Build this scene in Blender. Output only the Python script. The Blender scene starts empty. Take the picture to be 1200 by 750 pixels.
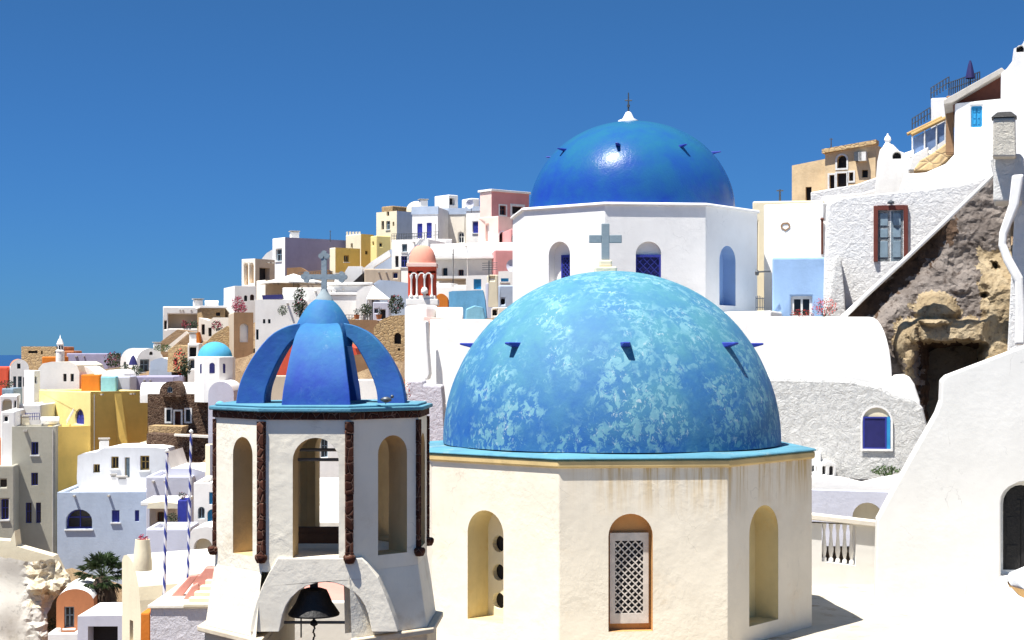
import bpy, bmesh, math, random
from mathutils import Vector, Matrix, noise
from mathutils.geometry import tessellate_polygon, delaunay_2d_cdt
random.seed(7)
R = math.radians
S = bpy.context.scene
# ---------------------------------------------------------------- camera, sky, sun, exposure
F, CX, HY = 1856.0, 600.0, 414.0          # focal length in photo pixels, optical centre, horizon row
cd = bpy.data.cameras.new('camera'); cam = bpy.data.objects.new('camera', cd)
S.collection.objects.link(cam); S.camera = cam
cd.sensor_width = 36; cd.lens = F/1200*36; cd.shift_y = (HY-375)/1200
cd.clip_start = .5; cd.clip_end = 200000
cam.location = (0, 0, 0); cam.rotation_euler = (R(90), 0, 0)
SUN_AZ, SUN_EL = -53.0, 68.0              # azimuth: 0 = behind the camera, negative = from the left
w = bpy.data.worlds.new('World'); S.world = w; w.use_nodes = True
nt = w.node_tree; nt.nodes.clear()
sky = nt.nodes.new('ShaderNodeTexSky'); sky.sky_type = 'NISHITA'; sky.sun_disc = False
sky.sun_elevation = R(SUN_EL); sky.sun_rotation = R(180+SUN_AZ*-1); sky.altitude = 150
sky.air_density = 1.0; sky.dust_density = 0.0; sky.ozone_density = 4.0
hs = nt.nodes.new('ShaderNodeMix'); hs.data_type = 'RGBA'; hs.blend_type = 'MULTIPLY'
hs.inputs[0].default_value = 1.0
wc = nt.nodes.new('ShaderNodeTexCoord'); wsx = nt.nodes.new('ShaderNodeSeparateXYZ'); wr = nt.nodes.new('ShaderNodeValToRGB')   # deep, polarised-looking blue
nt.links.new(wc.outputs['Generated'], wsx.inputs[0]); nt.links.new(wsx.outputs[2], wr.inputs[0]); nt.links.new(wr.outputs[0], hs.inputs[7])
e = wr.color_ramp.elements; e[0].position = 0.0; e[0].color = (.120, .335, .76, 1); e[1].position = .22; e[1].color = (.185, .41, .66, 1)
q = e.new(.8); q.color = (.95, 1.1, 1.1, 1)
bg = nt.nodes.new('ShaderNodeBackground'); bg.inputs[1].default_value = .06
wo = nt.nodes.new('ShaderNodeOutputWorld')
nt.links.new(sky.outputs[0], hs.inputs[6]); nt.links.new(hs.outputs[2], bg.inputs[0]); nt.links.new(bg.outputs[0], wo.inputs[0])
sd = bpy.data.lights.new('sun', 'SUN'); sun = bpy.data.objects.new('sun', sd); S.collection.objects.link(sun)
sd.energy = 4.8; sd.angle = R(.5); sd.color = (1, .965, .9)
sv = Vector((math.sin(R(SUN_AZ))*math.cos(R(SUN_EL)), -math.cos(R(SUN_AZ))*math.cos(R(SUN_EL)), math.sin(R(SUN_EL))))
sun.rotation_euler = sv.to_track_quat('Z', 'Y').to_euler()
S.view_settings.view_transform = 'Standard'; S.view_settings.look = 'None'
S.view_settings.gamma = 1; S.view_settings.exposure = 1.06
S.render.resolution_x = 1024; S.render.resolution_y = 640

# ---------------------------------------------------------------- materials
def _n(nt, t, **k):
    n = nt.nodes.new(t)
    for a, b in k.items(): setattr(n, a, b)
    return n
def _noise(nt, co, scale, detail=5, rough=.6, stretch=None, dist=0):
    n = _n(nt, 'ShaderNodeTexNoise'); n.inputs['Distortion'].default_value = dist; n.inputs['Scale'].default_value = scale
    n.inputs['Detail'].default_value = detail; n.inputs['Roughness'].default_value = rough
    if stretch:
        m = _n(nt, 'ShaderNodeMapping'); m.inputs['Scale'].default_value = stretch
        nt.links.new(co, m.inputs[0]); co = m.outputs[0]
    nt.links.new(co, n.inputs['Vector']); return n.outputs['Fac']
def _ramp(nt, v, a, b):
    m = _n(nt, 'ShaderNodeMapRange'); m.inputs[1].default_value = a; m.inputs[2].default_value = b
    m.interpolation_type = 'SMOOTHSTEP'
    nt.links.new(v, m.inputs[0]); return m.outputs[0]
def _mul(nt, a, b, op='MULTIPLY'):
    m = _n(nt, 'ShaderNodeMath', operation=op)
    for i, q in enumerate((a, b)):
        if isinstance(q, (int, float)): m.inputs[i].default_value = q
        else: nt.links.new(q, m.inputs[i])
    return m.outputs[0]
def _mix(nt, f, a, b):
    m = _n(nt, 'ShaderNodeMix', data_type='RGBA')
    if isinstance(f, (int, float)): m.inputs[0].default_value = f
    else: nt.links.new(f, m.inputs[0])
    for i, q in ((6, a), (7, b)):
        if isinstance(q, tuple): m.inputs[i].default_value = q[:3]+(1,)
        else: nt.links.new(q, m.inputs[i])
    return m.outputs[2]
def _bump(nt, h, dist, strength=1.0, prev=None):
    b = _n(nt, 'ShaderNodeBump'); b.inputs['Distance'].default_value = dist; b.inputs['Strength'].default_value = strength
    nt.links.new(h, b.inputs['Height'])
    if prev is not None: nt.links.new(prev, b.inputs['Normal'])
    return b.outputs[0]
def base(name, rough=.9, spec=.2):
    m = bpy.data.materials.new(name); m.use_nodes = True; nt = m.node_tree
    p = nt.nodes['Principled BSDF']; p.inputs['Roughness'].default_value = rough
    p.inputs['Specular IOR Level'].default_value = spec
    co = _n(nt, 'ShaderNodeTexCoord').outputs['Object']
    return m, nt, p, co
def dk(c, f): return tuple(x*f for x in c[:3])
MC = {}
def plaster(col, var=.14, bump=.012, scale=9, dirt=.0, dirtcol=(.42, .33, .2), rough=.9, streak=0, soft=0, spec=.15, crack=0):
    key = ('pl', col, var, bump, scale, dirt, dirtcol, streak, soft, rough, crack)
    if key in MC: return MC[key]
    m, nt, p, co = base('plaster', rough, spec)
    a = _noise(nt, co, .7, 6, .65); c = _mix(nt, _ramp(nt, a, .35, .72), col, dk(col, 1-var))
    s = _noise(nt, co, 2.2, 8, .7, (1, 1, .25)); c = _mix(nt, _mul(nt, _ramp(nt, s, .52, .75), .5), c, dk(col, 1-var*1.6))
    if dirt:
        d = _noise(nt, co, 1.3, 9, .72); c = _mix(nt, _mul(nt, _ramp(nt, d, .53, .72), dirt), c, dirtcol)
    if streak:      # rain streaks running down from the top edge (object origin of z = top of wall)
        sp = _n(nt, 'ShaderNodeSeparateXYZ'); nt.links.new(co, sp.inputs[0])
        st = _noise(nt, co, 3.2, 5, .75, (1, 1, .05))
        zz = _n(nt, 'ShaderNodeMapRange'); zz.inputs[1].default_value = streak[0]; zz.inputs[2].default_value = streak[1]
        nt.links.new(sp.outputs[2], zz.inputs[0])
        xx = _ramp(nt, sp.outputs[0], streak[3], streak[4])
        f = _mul(nt, _mul(nt, _ramp(nt, st, .44, .66), zz.outputs[0]), _mul(nt, xx, streak[2]))
        c = _mix(nt, f, c, (.50, .33, .12))
    if crack:      # hairline cracks and chipped patches, in a few places only
        wn = _n(nt, 'ShaderNodeTexNoise'); wn.inputs['Scale'].default_value = 2.5; wn.inputs['Detail'].default_value = 6; nt.links.new(co, wn.inputs['Vector'])
        vm = _n(nt, 'ShaderNodeVectorMath', operation='SCALE'); vm.inputs['Scale'].default_value = .5; nt.links.new(wn.outputs['Color'], vm.inputs[0])
        va = _n(nt, 'ShaderNodeVectorMath', operation='ADD'); nt.links.new(co, va.inputs[0]); nt.links.new(vm.outputs[0], va.inputs[1])
        ve = _n(nt, 'ShaderNodeTexVoronoi', feature='DISTANCE_TO_EDGE'); ve.inputs['Scale'].default_value = .9; nt.links.new(va.outputs[0], ve.inputs['Vector'])
        ck = _mul(nt, _ramp(nt, ve.outputs[0], .006, .001), _ramp(nt, _noise(nt, co, .9, 3, .5), .52, .62))
        c = _mix(nt, _mul(nt, ck, crack), c, dk(col, .45))
        ch = _mul(nt, _ramp(nt, _noise(nt, co, 6, 8, .65), .60, .63), _ramp(nt, _noise(nt, co, .8, 3, .5), .53, .62)); c = _mix(nt, _mul(nt, ch, crack*.7), c, dk(col, .68))
    nt.links.new(c, p.inputs['Base Color'])
    if bump:
        msk = _ramp(nt, _noise(nt, co, .55, 4, .6), .38, .62)
        h = _mul(nt, _noise(nt, co, scale, 9, .6), _mul(nt, _mul(nt, msk, .8), .2, 'ADD')); n1 = _bump(nt, h, bump*1.3, .7)
        h2 = _noise(nt, co, scale*.16, 4, .5); n1 = _bump(nt, h2, bump*3.5, .35, n1)
        nt.links.new(n1, p.inputs['Normal'])
    MC[key] = m; return m
def rubble(col, scale=3.2, dist=.10, cav=.35, cavcol=None, rough=.95):
    """whitewashed or painted-over rubble masonry"""
    key = ('rb', col, scale, dist, cav, cavcol)
    if key in MC: return MC[key]
    m, nt, p, co = base('whitewashed_rubble', rough, .1)
    wn = _n(nt, 'ShaderNodeTexNoise'); wn.inputs['Scale'].default_value = 1.7; wn.inputs['Detail'].default_value = 4
    nt.links.new(co, wn.inputs['Vector'])
    vm = _n(nt, 'ShaderNodeVectorMath', operation='SCALE'); vm.inputs['Scale'].default_value = .45
    nt.links.new(wn.outputs['Color'], vm.inputs[0])
    va = _n(nt, 'ShaderNodeVectorMath', operation='ADD'); nt.links.new(co, va.inputs[0]); nt.links.new(vm.outputs[0], va.inputs[1])
    v = _n(nt, 'ShaderNodeTexVoronoi', feature='DISTANCE_TO_EDGE'); v.inputs['Scale'].default_value = scale
    nt.links.new(va.outputs[0], v.inputs['Vector'])
    f = _mul(nt, _noise(nt, co, scale*1.5, 12, .74, None, .6), 1.5)
    jm = _ramp(nt, _noise(nt, co, 1.1, 4, .6), .40, .60)
    j = _mul(nt, _ramp(nt, v.outputs['Distance'], .10, .0), _mul(nt, jm, .09), 'MULTIPLY')
    h = _mul(nt, _mul(nt, f, 1.0), j, 'SUBTRACT')
    cc = cavcol or dk(col, .55)
    c = _mix(nt, _mul(nt, _ramp(nt, h, .66, .38), cav), col, cc)
    n3 = _noise(nt, co, .8, 6, .7); c = _mix(nt, _mul(nt, _ramp(nt, n3, .5, .72), .35), c, dk(col, .8))
    nt.links.new(c, p.inputs['Base Color']); nt.links.new(_bump(nt, h, dist, 1.0), p.inputs['Normal'])
    MC[key] = m; return m
def masonry(c1, c2, mortar, scale=3.0, dist=.05, edge=.07, stretch=(1, 1, 1.5)):
    key = ('ms', c1, c2, mortar, scale)
    if key in MC: return MC[key]
    m, nt, p, co = base('stone_masonry', .95, .1)
    mp = _n(nt, 'ShaderNodeMapping'); mp.inputs['Scale'].default_value = stretch; nt.links.new(co, mp.inputs[0])
    v = _n(nt, 'ShaderNodeTexVoronoi'); v.inputs['Scale'].default_value = scale; nt.links.new(mp.outputs[0], v.inputs['Vector'])
    e = _n(nt, 'ShaderNodeTexVoronoi', feature='DISTANCE_TO_EDGE'); e.inputs['Scale'].default_value = scale; nt.links.new(mp.outputs[0], e.inputs['Vector'])
    sp = _n(nt, 'ShaderNodeSeparateColor'); nt.links.new(v.outputs['Color'], sp.inputs[0])
    c = _mix(nt, sp.outputs[0], c1, c2)
    nz = _noise(nt, co, 7, 8, .7); c = _mix(nt, _mul(nt, _ramp(nt, nz, .4, .7), .5), c, dk(c1, .6))
    ed = _ramp(nt, e.outputs[0], edge, edge*.3); c = _mix(nt, ed, c, mortar)
    nt.links.new(c, p.inputs['Base Color'])
    h = _mul(nt, _ramp(nt, e.outputs[0], 0, .15), _mul(nt, nz, .5), 'ADD')
    nt.links.new(_bump(nt, h, dist, .9), p.inputs['Normal'])
    MC[key] = m; return m
def rockmat(name, cols, scale=.5, dist=.25):
    m, nt, p, co = base(name, .97, .08)
    a = _noise(nt, co, scale, 8, .65); b = _noise(nt, co, scale*3.1, 9, .75); g = _noise(nt, co, scale*11, 9, .7)
    c = _mix(nt, _ramp(nt, a, .40, .60), cols[0], cols[1]); c = _mix(nt, _ramp(nt, b, .50, .68), c, cols[2])
    c = _mix(nt, _mul(nt, _ramp(nt, g, .55, .7), .6), c, dk(cols[0], .45))
    nt.links.new(c, p.inputs['Base Color'])
    n1 = _bump(nt, g, dist*.35, .9); n1 = _bump(nt, b, dist, .9, n1)
    nt.links.new(n1, p.inputs['Normal']); return m
def paint(col, rough=.5, name='paint', metal=0, bump=0):
    key = ('pt', col, rough, metal, bump)
    if key in MC: return MC[key]
    m, nt, p, co = base(name, rough, .35); p.inputs['Metallic'].default_value = metal
    a = _noise(nt, co, 5, 5, .6); c = _mix(nt, _ramp(nt, a, .35, .7), col, dk(col, .8)); nt.links.new(c, p.inputs['Base Color'])
    if bump: nt.links.new(_bump(nt, _noise(nt, co, 14, 6, .6), bump, 1), p.inputs['Normal'])
    MC[key] = m; return m
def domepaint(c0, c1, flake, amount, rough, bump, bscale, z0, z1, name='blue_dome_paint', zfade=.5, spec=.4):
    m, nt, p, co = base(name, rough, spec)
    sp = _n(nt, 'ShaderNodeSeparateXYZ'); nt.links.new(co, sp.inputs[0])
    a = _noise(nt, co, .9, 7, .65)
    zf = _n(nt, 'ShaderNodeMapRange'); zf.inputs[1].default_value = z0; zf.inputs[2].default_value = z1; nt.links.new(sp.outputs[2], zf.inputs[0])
    f = _mul(nt, _mul(nt, zf.outputs[0], zfade), _ramp(nt, a, .2, .8), 'ADD')     # lighter towards the top: faded paint plus light from above painted in
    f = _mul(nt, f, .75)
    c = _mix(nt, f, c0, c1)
    if amount:
        b = _noise(nt, co, 1.1, 6, .62, None, .5); g = _noise(nt, co, 6.5, 12, .70, (1, 1, .8), .7)
        k = _mul(nt, _ramp(nt, b, .38, .56), _ramp(nt, g, .50, .535))
        c = _mix(nt, _mul(nt, k, amount), c, flake)
        g2 = _noise(nt, co, 11, 12, .74, (1, 1, .7), .8); k2 = _mul(nt, _ramp(nt, b, .46, .6), _ramp(nt, g2, .575, .60))
        c = _mix(nt, _mul(nt, k2, amount), c, (.36, .46, .49))
        st = _noise(nt, co, 3, 8, .7, (1, 1, .35)); c = _mix(nt, _mul(nt, _ramp(nt, st, .5, .7), .25), c, dk(c0, .8))
    nt.links.new(c, p.inputs['Base Color'])
    h = _noise(nt, co, bscale, 5, .6); n1 = _bump(nt, h, bump, 1)
    nt.links.new(_bump(nt, a, .05, .4, n1), p.inputs['Normal'])
    return m
WHITE = (.82, .80, .765); WARM = (.80, .74, .63)
def white(dirt=0): return plaster(WHITE, .06, .012, 9, dirt)
M = dict(
 ochrewall=plaster((.62, .36, .14), .2), brownrub=rubble((.33, .22, .13), 2.4, .12, .7, (.10, .06, .04)), mansionwall=plaster((.72, .55, .34), .25, .02, 6, .35, (.50, .32, .17)), white=plaster(WHITE, .12, .008, 9, .12, (.62, .56, .48)), white2=plaster((.77, .765, .75), .1), cream=plaster((.76, .68, .50), .1), warm=plaster((.78, .72, .62), .1),
 lilac=plaster((.36, .34, .47), .12), bluegrey=plaster((.42, .49, .60), .14), blue=plaster((.30, .45, .68), .16), sky=plaster((.16, .44, .68), .16),
 yellow=plaster((.86, .59, .16), .12, .012, 9, .2, (.60, .40, .16)), paleyellow=plaster((.80, .66, .28), .1), beige=plaster((.55, .45, .34), .15), pink=plaster((.62, .28, .27), .12),
 palepink=plaster((.78, .55, .48), .1), red=plaster((.62, .10, .055), .15), salmon=plaster((.78, .33, .24), .12), orange=plaster((.62, .19, .03), .18),
 grey=plaster((.40, .38, .31), .14, dirt=.2), brown=plaster((.30, .18, .10), .25), ochre=masonry((.50, .35, .18), (.38, .25, .13), (.42, .31, .19), 4.0, .04, .04),
 darkstone=masonry((.05, .028, .02), (.13, .08, .055), (.24, .17, .12), 4.2, .05, .05), tanstone=masonry((.62, .45, .24), (.52, .36, .19), (.45, .33, .2), 2.5, .02),
 rubble=rubble(WHITE), rubblegrey=rubble((.62, .62, .62), 3.2, .12, .5),
 tubblue=plaster((.16, .42, .66), .3, dirt=.25, dirtcol=(.35, .55, .68)),
 glass=paint((.015, .018, .025), .15, 'dark_glass'), dark=paint((.012, .010, .012), .6, 'dark_opening'), royal=paint((.035, .045, .30), .45),
 turq=paint((.03, .28, .56), .45), cyan=paint((.03, .30, .58), .5), wood=paint((.12, .035, .02), .6), ochrewood=paint((.35, .23, .06), .6), framewhite=paint((.75, .75, .73), .5),
 greyblue=paint((.22, .30, .36), .6), metal=paint((.12, .13, .14), .45, 'metal', .6), black=paint((.012, .011, .011), .55, bump=.02), cloth=plaster((.80, .77, .70), .05),
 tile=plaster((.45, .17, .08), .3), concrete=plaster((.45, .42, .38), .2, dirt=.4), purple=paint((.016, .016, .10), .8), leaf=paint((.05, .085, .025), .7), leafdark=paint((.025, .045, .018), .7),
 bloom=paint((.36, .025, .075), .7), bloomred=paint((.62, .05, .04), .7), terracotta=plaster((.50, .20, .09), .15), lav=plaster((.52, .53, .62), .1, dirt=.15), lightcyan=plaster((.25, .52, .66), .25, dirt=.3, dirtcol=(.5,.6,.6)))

# ---------------------------------------------------------------- mesh helpers
class MB:
    def __init__(s): s.v = []; s.f = []
    def face(s, pts):
        i = len(s.v); s.v += [tuple(p) for p in pts]; s.f.append(tuple(range(i, i+len(pts))))
    def mesh(s, vs, fs):
        i = len(s.v); s.v += [tuple(p) for p in vs]; s.f += [tuple(i+k for k in f) for f in fs]
    def box(s, x0, x1, y0, y1, z0, z1):
        vs = [(x, y, z) for z in (z0, z1) for y in (y0, y1) for x in (x0, x1)]
        s.mesh(vs, [(0, 2, 3, 1), (4, 5, 7, 6), (0, 1, 5, 4), (2, 6, 7, 3), (0, 4, 6, 2), (1, 3, 7, 5)])
    def bar(s, a, b, r, r2=None, n=8):
        a = Vector(a); b = Vector(b); r2 = r if r2 is None else r2
        q = (b-a).to_track_quat('Z', 'Y'); vs = []
        for p, rr in ((a, r), (b, r2)):
            for k in range(n): vs.append(p+q@Vector((rr*math.cos(2*math.pi*k/n), rr*math.sin(2*math.pi*k/n), 0)))
        fs = [(k, (k+1) % n, n+(k+1) % n, n+k) for k in range(n)]+[tuple(range(n))[::-1], tuple(range(n, 2*n))]
        s.mesh(vs, fs)
    def tube(s, pts, r, n=6):
        for i in range(len(pts)-1):
            rr = r if not isinstance(r, (list, tuple)) else r[i]; r2 = r if not isinstance(r, (list, tuple)) else r[i+1]
            s.bar(pts[i], pts[i+1], rr, r2, n)
    def lathe(s, prof, n=32, c=(0, 0, 0), a0=0, a1=2*math.pi, sq=None):
        full = abs(a1-a0-2*math.pi) < 1e-6; m = n if full else n+1; vs = []
        for (r, z) in prof:
            for k in range(m):
                a = a0+(a1-a0)*k/n; vs.append((c[0]+r*math.cos(a), c[1]+r*math.sin(a), c[2]+z))
        fs = []
        for i in range(len(prof)-1):
            for k in range(n):
                k2 = (k+1) % m; fs.append((i*m+k, i*m+k2, (i+1)*m+k2, (i+1)*m+k))
        s.mesh(vs, fs)
    def poly_prism(s, pts, z0, z1):
        n = len(pts); vs = [(x, y, z0) for x, y in pts]+[(x, y, z1) for x, y in pts]
        s.mesh(vs, [(k, (k+1) % n, n+(k+1) % n, n+k) for k in range(n)]+[tuple(range(n))[::-1], tuple(range(n, 2*n))])
    def panel(s, o, ux, nrm, outer, holes=(), depth=.2, reveal=True):
        o = Vector(o); ux = Vector(ux); nrm = Vector(nrm); uz = Vector((0, 0, 1))
        loops = [outer]+list(holes); flat = [p for l in loops for p in l]
        tr = tessellate_polygon([[Vector((p[0], p[1], 0)) for p in l] for l in loops])
        P = [o+ux*p[0]+uz*p[1] for p in flat]
        for t in tr:
            a, b, c = [P[i] for i in t]
            if (b-a).cross(c-a).length < 1e-9: continue
            s.face((a, b, c) if (b-a).cross(c-a).dot(nrm) > 0 else (a, c, b))
        if reveal:
            for h in holes:
                n = len(h); A = [o+ux*p[0]+uz*p[1] for p in h]; B = [p-nrm*depth for p in A]
                s.mesh(A+B, [(k, (k+1) % n, n+(k+1) % n, n+k) for k in range(n)])
    def build(s, name, mat, parent=None, loc=(0, 0, 0), smooth=False, bevel=0, rot=None, seg=2, merge=True):
        me = bpy.data.meshes.new(name); me.from_pydata(s.v, [], s.f)
        if merge:
            bm = bmesh.new(); bm.from_mesh(me); bmesh.ops.remove_doubles(bm, verts=bm.verts, dist=1e-5)
            bmesh.ops.recalc_face_normals(bm, faces=bm.faces); bm.to_mesh(me); bm.free()
        me.materials.append(mat)
        ob = bpy.data.objects.new(name, me); S.collection.objects.link(ob); ob.location = loc
        if rot: ob.rotation_euler = rot
        if parent: ob.parent = parent
        if smooth:
            me.polygons.foreach_set('use_smooth', [True]*len(me.polygons))
            if smooth != True: me.set_sharp_from_angle(angle=R(smooth))
        if bevel:
            b = ob.modifiers.new('bevel', 'BEVEL'); b.width = bevel; b.segments = seg; b.limit_method = 'ANGLE'; b.angle_limit = R(35)
            b.use_clamp_overlap = True
        return ob
def tag(o, label=None, cat=None, group=None, kind=None):
    if label: o['label'] = label
    if cat: o['category'] = cat
    if group: o['group'] = group
    if kind: o['kind'] = kind
    return o
def thing(name, label, cat, loc=(0, 0, 0), rz=0, group=None):
    o = bpy.data.objects.new(name, None); S.collection.objects.link(o); o.location = loc; o.rotation_euler = (0, 0, rz)
    o.empty_display_size = .3
    return tag(o, label, cat, group)
def copy_tree(o, parent=None):
    c = o.copy(); S.collection.objects.link(c); c.parent = parent
    for ch in list(o.children): copy_tree(ch, c)
    return c
def Wp(px, py, d): return Vector(((px-CX)/F*d, d, (HY-py)/F*d))
def arch(u0, u1, v0, v1, rise=None, n=10):
    w2 = (u1-u0)/2; rise = min(w2, (v1-v0)*.6) if rise is None else rise; c = (u0+u1)/2
    pts = [(u0, v0), (u1, v0)]
    for k in range(n+1):
        a = math.pi*k/n; pts.append((c+w2*math.cos(a), v1-rise+rise*math.sin(a)))
    return pts
def rect(u0, u1, v0, v1): return [(u0, v0), (u1, v0), (u1, v1), (u0, v1)]
def inset(pts, b):
    xs = [p[0] for p in pts]; ys = [p[1] for p in pts]; cx = (min(xs)+max(xs))/2; cy = (min(ys)+max(ys))/2
    sx = 1-2*b/(max(xs)-min(xs)); sy = 1-2*b/(max(ys)-min(ys))
    return [(cx+(x-cx)*sx, cy+(y-cy)*sy) for x, y in pts]
CTRL = []      # terrain control points (x, y, z)
STY = {  # style: (part name, frame material, leaf material, kind)
 'g': ('window', 'framewhite', 'glass', 'glass'), 'k': ('window', None, 'glass', 'plain'), 'b': ('shutter', 'royal', 'royal', 'leaf'),
 'bd': ('door', 'royal', 'royal', 'leaf'), 't': ('shutter', 'turq', 'turq', 'leaf'), 'td': ('door', 'turq', 'turq', 'leaf'), 'c': ('shutter', 'cyan', 'cyan', 'leaf'),
 'no': ('niche', None, 'ochrewall', 'plain'), 'dd': ('door', 'framewhite', 'black', 'leaf'), 'wd': ('door', 'wood', 'wood', 'leaf'), 'w': ('window', 'wood', 'glass', 'glass'), 'y': ('window', 'ochrewood', 'glass', 'glass'), 'yd': ('door', 'ochrewood', 'greyblue', 'leaf'),
 'o': ('opening', None, 'dark', 'plain'), 'od': ('door', None, 'dark', 'plain'), 'lg': ('loggia', None, 'beige', 'plain'), 'bg': ('window', 'royal', 'glass', 'glass'), 'nw': ('niche', None, 'white', 'plain'),
 'nb': ('niche', None, 'cream', 'plain'), 'gb': ('window', 'greyblue', 'glass', 'glass')}
def fill_opening(par, o, ux, nrm, hole, sty, depth):
    sur = sty.endswith('+'); sty = sty.rstrip('+')
    nm, fm, lm, kind = STY[sty]; o = Vector(o); ux = Vector(ux); nrm = Vector(nrm)
    _x = [p[0] for p in hole]; _y = [p[1] for p in hole]
    if sur:
        t = max(.12, (max(_x)-min(_x))*.16); big = inset(hole, -t); m = MB(); m.panel(o+nrm*.035, ux, nrm, big, [hole], .034)
        n = len(big); A = [o+nrm*.035+ux*p[0]+Vector((0, 0, p[1])) for p in big]; m.mesh(A+[p-nrm*.034 for p in A], [(i, (i+1) % n, n+(i+1) % n, n+i) for i in range(n)]); m.build('surround', M['framewhite'], par)
    elif nm in ('window', 'shutter') and max(_x)-min(_x) > .45:
        m = MB(); a, b, z = min(_x)-.07, max(_x)+.07, min(_y); P = [o+ux*u+Vector((0, 0, w))+nrm*q for q in (.09, -.08) for u, w in ((a, z-.09), (b, z-.09), (b, z-.004), (a, z-.004))]
        m.mesh(P, [(0, 1, 2, 3), (4, 5, 6, 7), (0, 1, 5, 4), (1, 2, 6, 5), (2, 3, 7, 6), (3, 0, 4, 7)]); m.build('sill', M['framewhite'], par)
    xs = [p[0] for p in hole]; ys = [p[1] for p in hole]; u0, u1, v0, v1 = min(xs), max(xs), min(ys), max(ys)
    if kind == 'plain':
        m = MB(); m.panel(o-nrm*(depth-.003), ux, nrm, hole); m.panel(o-nrm*(depth+.05), ux, nrm, hole); return m.build(nm, M[lm], par)
    b = min(.09, (u1-u0)*.14)
    fr = MB(); fr.panel(o-nrm*(depth-.06), ux, nrm, hole, [inset(hole, b)], .05)
    def bar(a0, a1, c0, c1, dd=.055, t=.03):
        c = o-nrm*(depth-dd)
        p = [c+ux*a+Vector((0, 0, q)) for a, q in ((a0, c0), (a1, c0), (a1, c1), (a0, c1))]; p2 = [x-nrm*t for x in p]
        fr.mesh(p+p2, [(0, 1, 2, 3), (0, 1, 5, 4), (1, 2, 6, 5), (2, 3, 7, 6), (3, 0, 4, 7)])
    cu = (u0+u1)/2
    if kind == 'glass':
        bar(cu-b*.35, cu+b*.35, v0, v1-(.0))
        if v1-v0 > .9: bar(u0, u1, v0+(v1-v0)*.55, v0+(v1-v0)*.55+b*.7)
        f = fr.build(nm, M[fm], par)
        m = MB(); m.panel(o-nrm*(depth-.01), ux, nrm, hole); m.build('pane', M[lm], f)
        return f
    f0 = fr.build(nm, M[fm], par)
    m = MB(); m.panel(o-nrm*(depth-.01), ux, nrm, hole); fr = m
    for (a0, a1) in ((u0+b, cu-.012), (cu+.012, u1-b)):
        bar(a0, a1, v0+b*.6, v1-(b if len(hole) < 5 else (u1-u0)*.45), .035, .03)
        k = 3
        for i in range(k):
            q0 = v0+b+(v1-v0-2.2*b)*i/k
            bar(a0+(a1-a0)*.2, a1-(a1-a0)*.2, q0+.06, q0+(v1-v0)/k*.8, .05, .02)
    m.build('leaf', M[lm], f0)
    return f0
def opening_list(fr, ops, zb):
    """pixels -> holes on the two visible faces"""
    hL, hR, info = [], [], []
    for op in ops:
        f, x0, x1, y0, y1, st = op[:6]; ar = len(op) > 6 and op[6]; dep = op[7] if len(op) > 7 else .2
        a, b = sorted((fr.u(f, x0), fr.u(f, x1))); mid = (x0+x1)/2
        zt = fr.z(f, mid, y0)-zb; z0 = fr.z(f, mid, y1)-zb
        h = arch(a, b, z0, zt) if ar else rect(a, b, z0, zt)
        (hL if f == 'L' else hR).append(h); info.append((f, h, st, dep))
    return hL, hR, info
class Fr:
    def __init__(s, px, d, phi):
        s.X = (px-CX)/F*d; s.Y = d; s.phi = R(phi); c, q = math.cos(s.phi), math.sin(s.phi)
        s.er = (c, q); s.el = (-q, c)
    def e(s, f): return s.er if f == 'R' else s.el
    def u(s, f, px):
        t = (px-CX)/F; ex, ey = s.e(f); return (t*s.Y-s.X)/(ex-t*ey)
    def z(s, f, px, py):
        u = s.u(f, px); return (HY-py)/F*(s.Y+u*s.e(f)[1])
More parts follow.
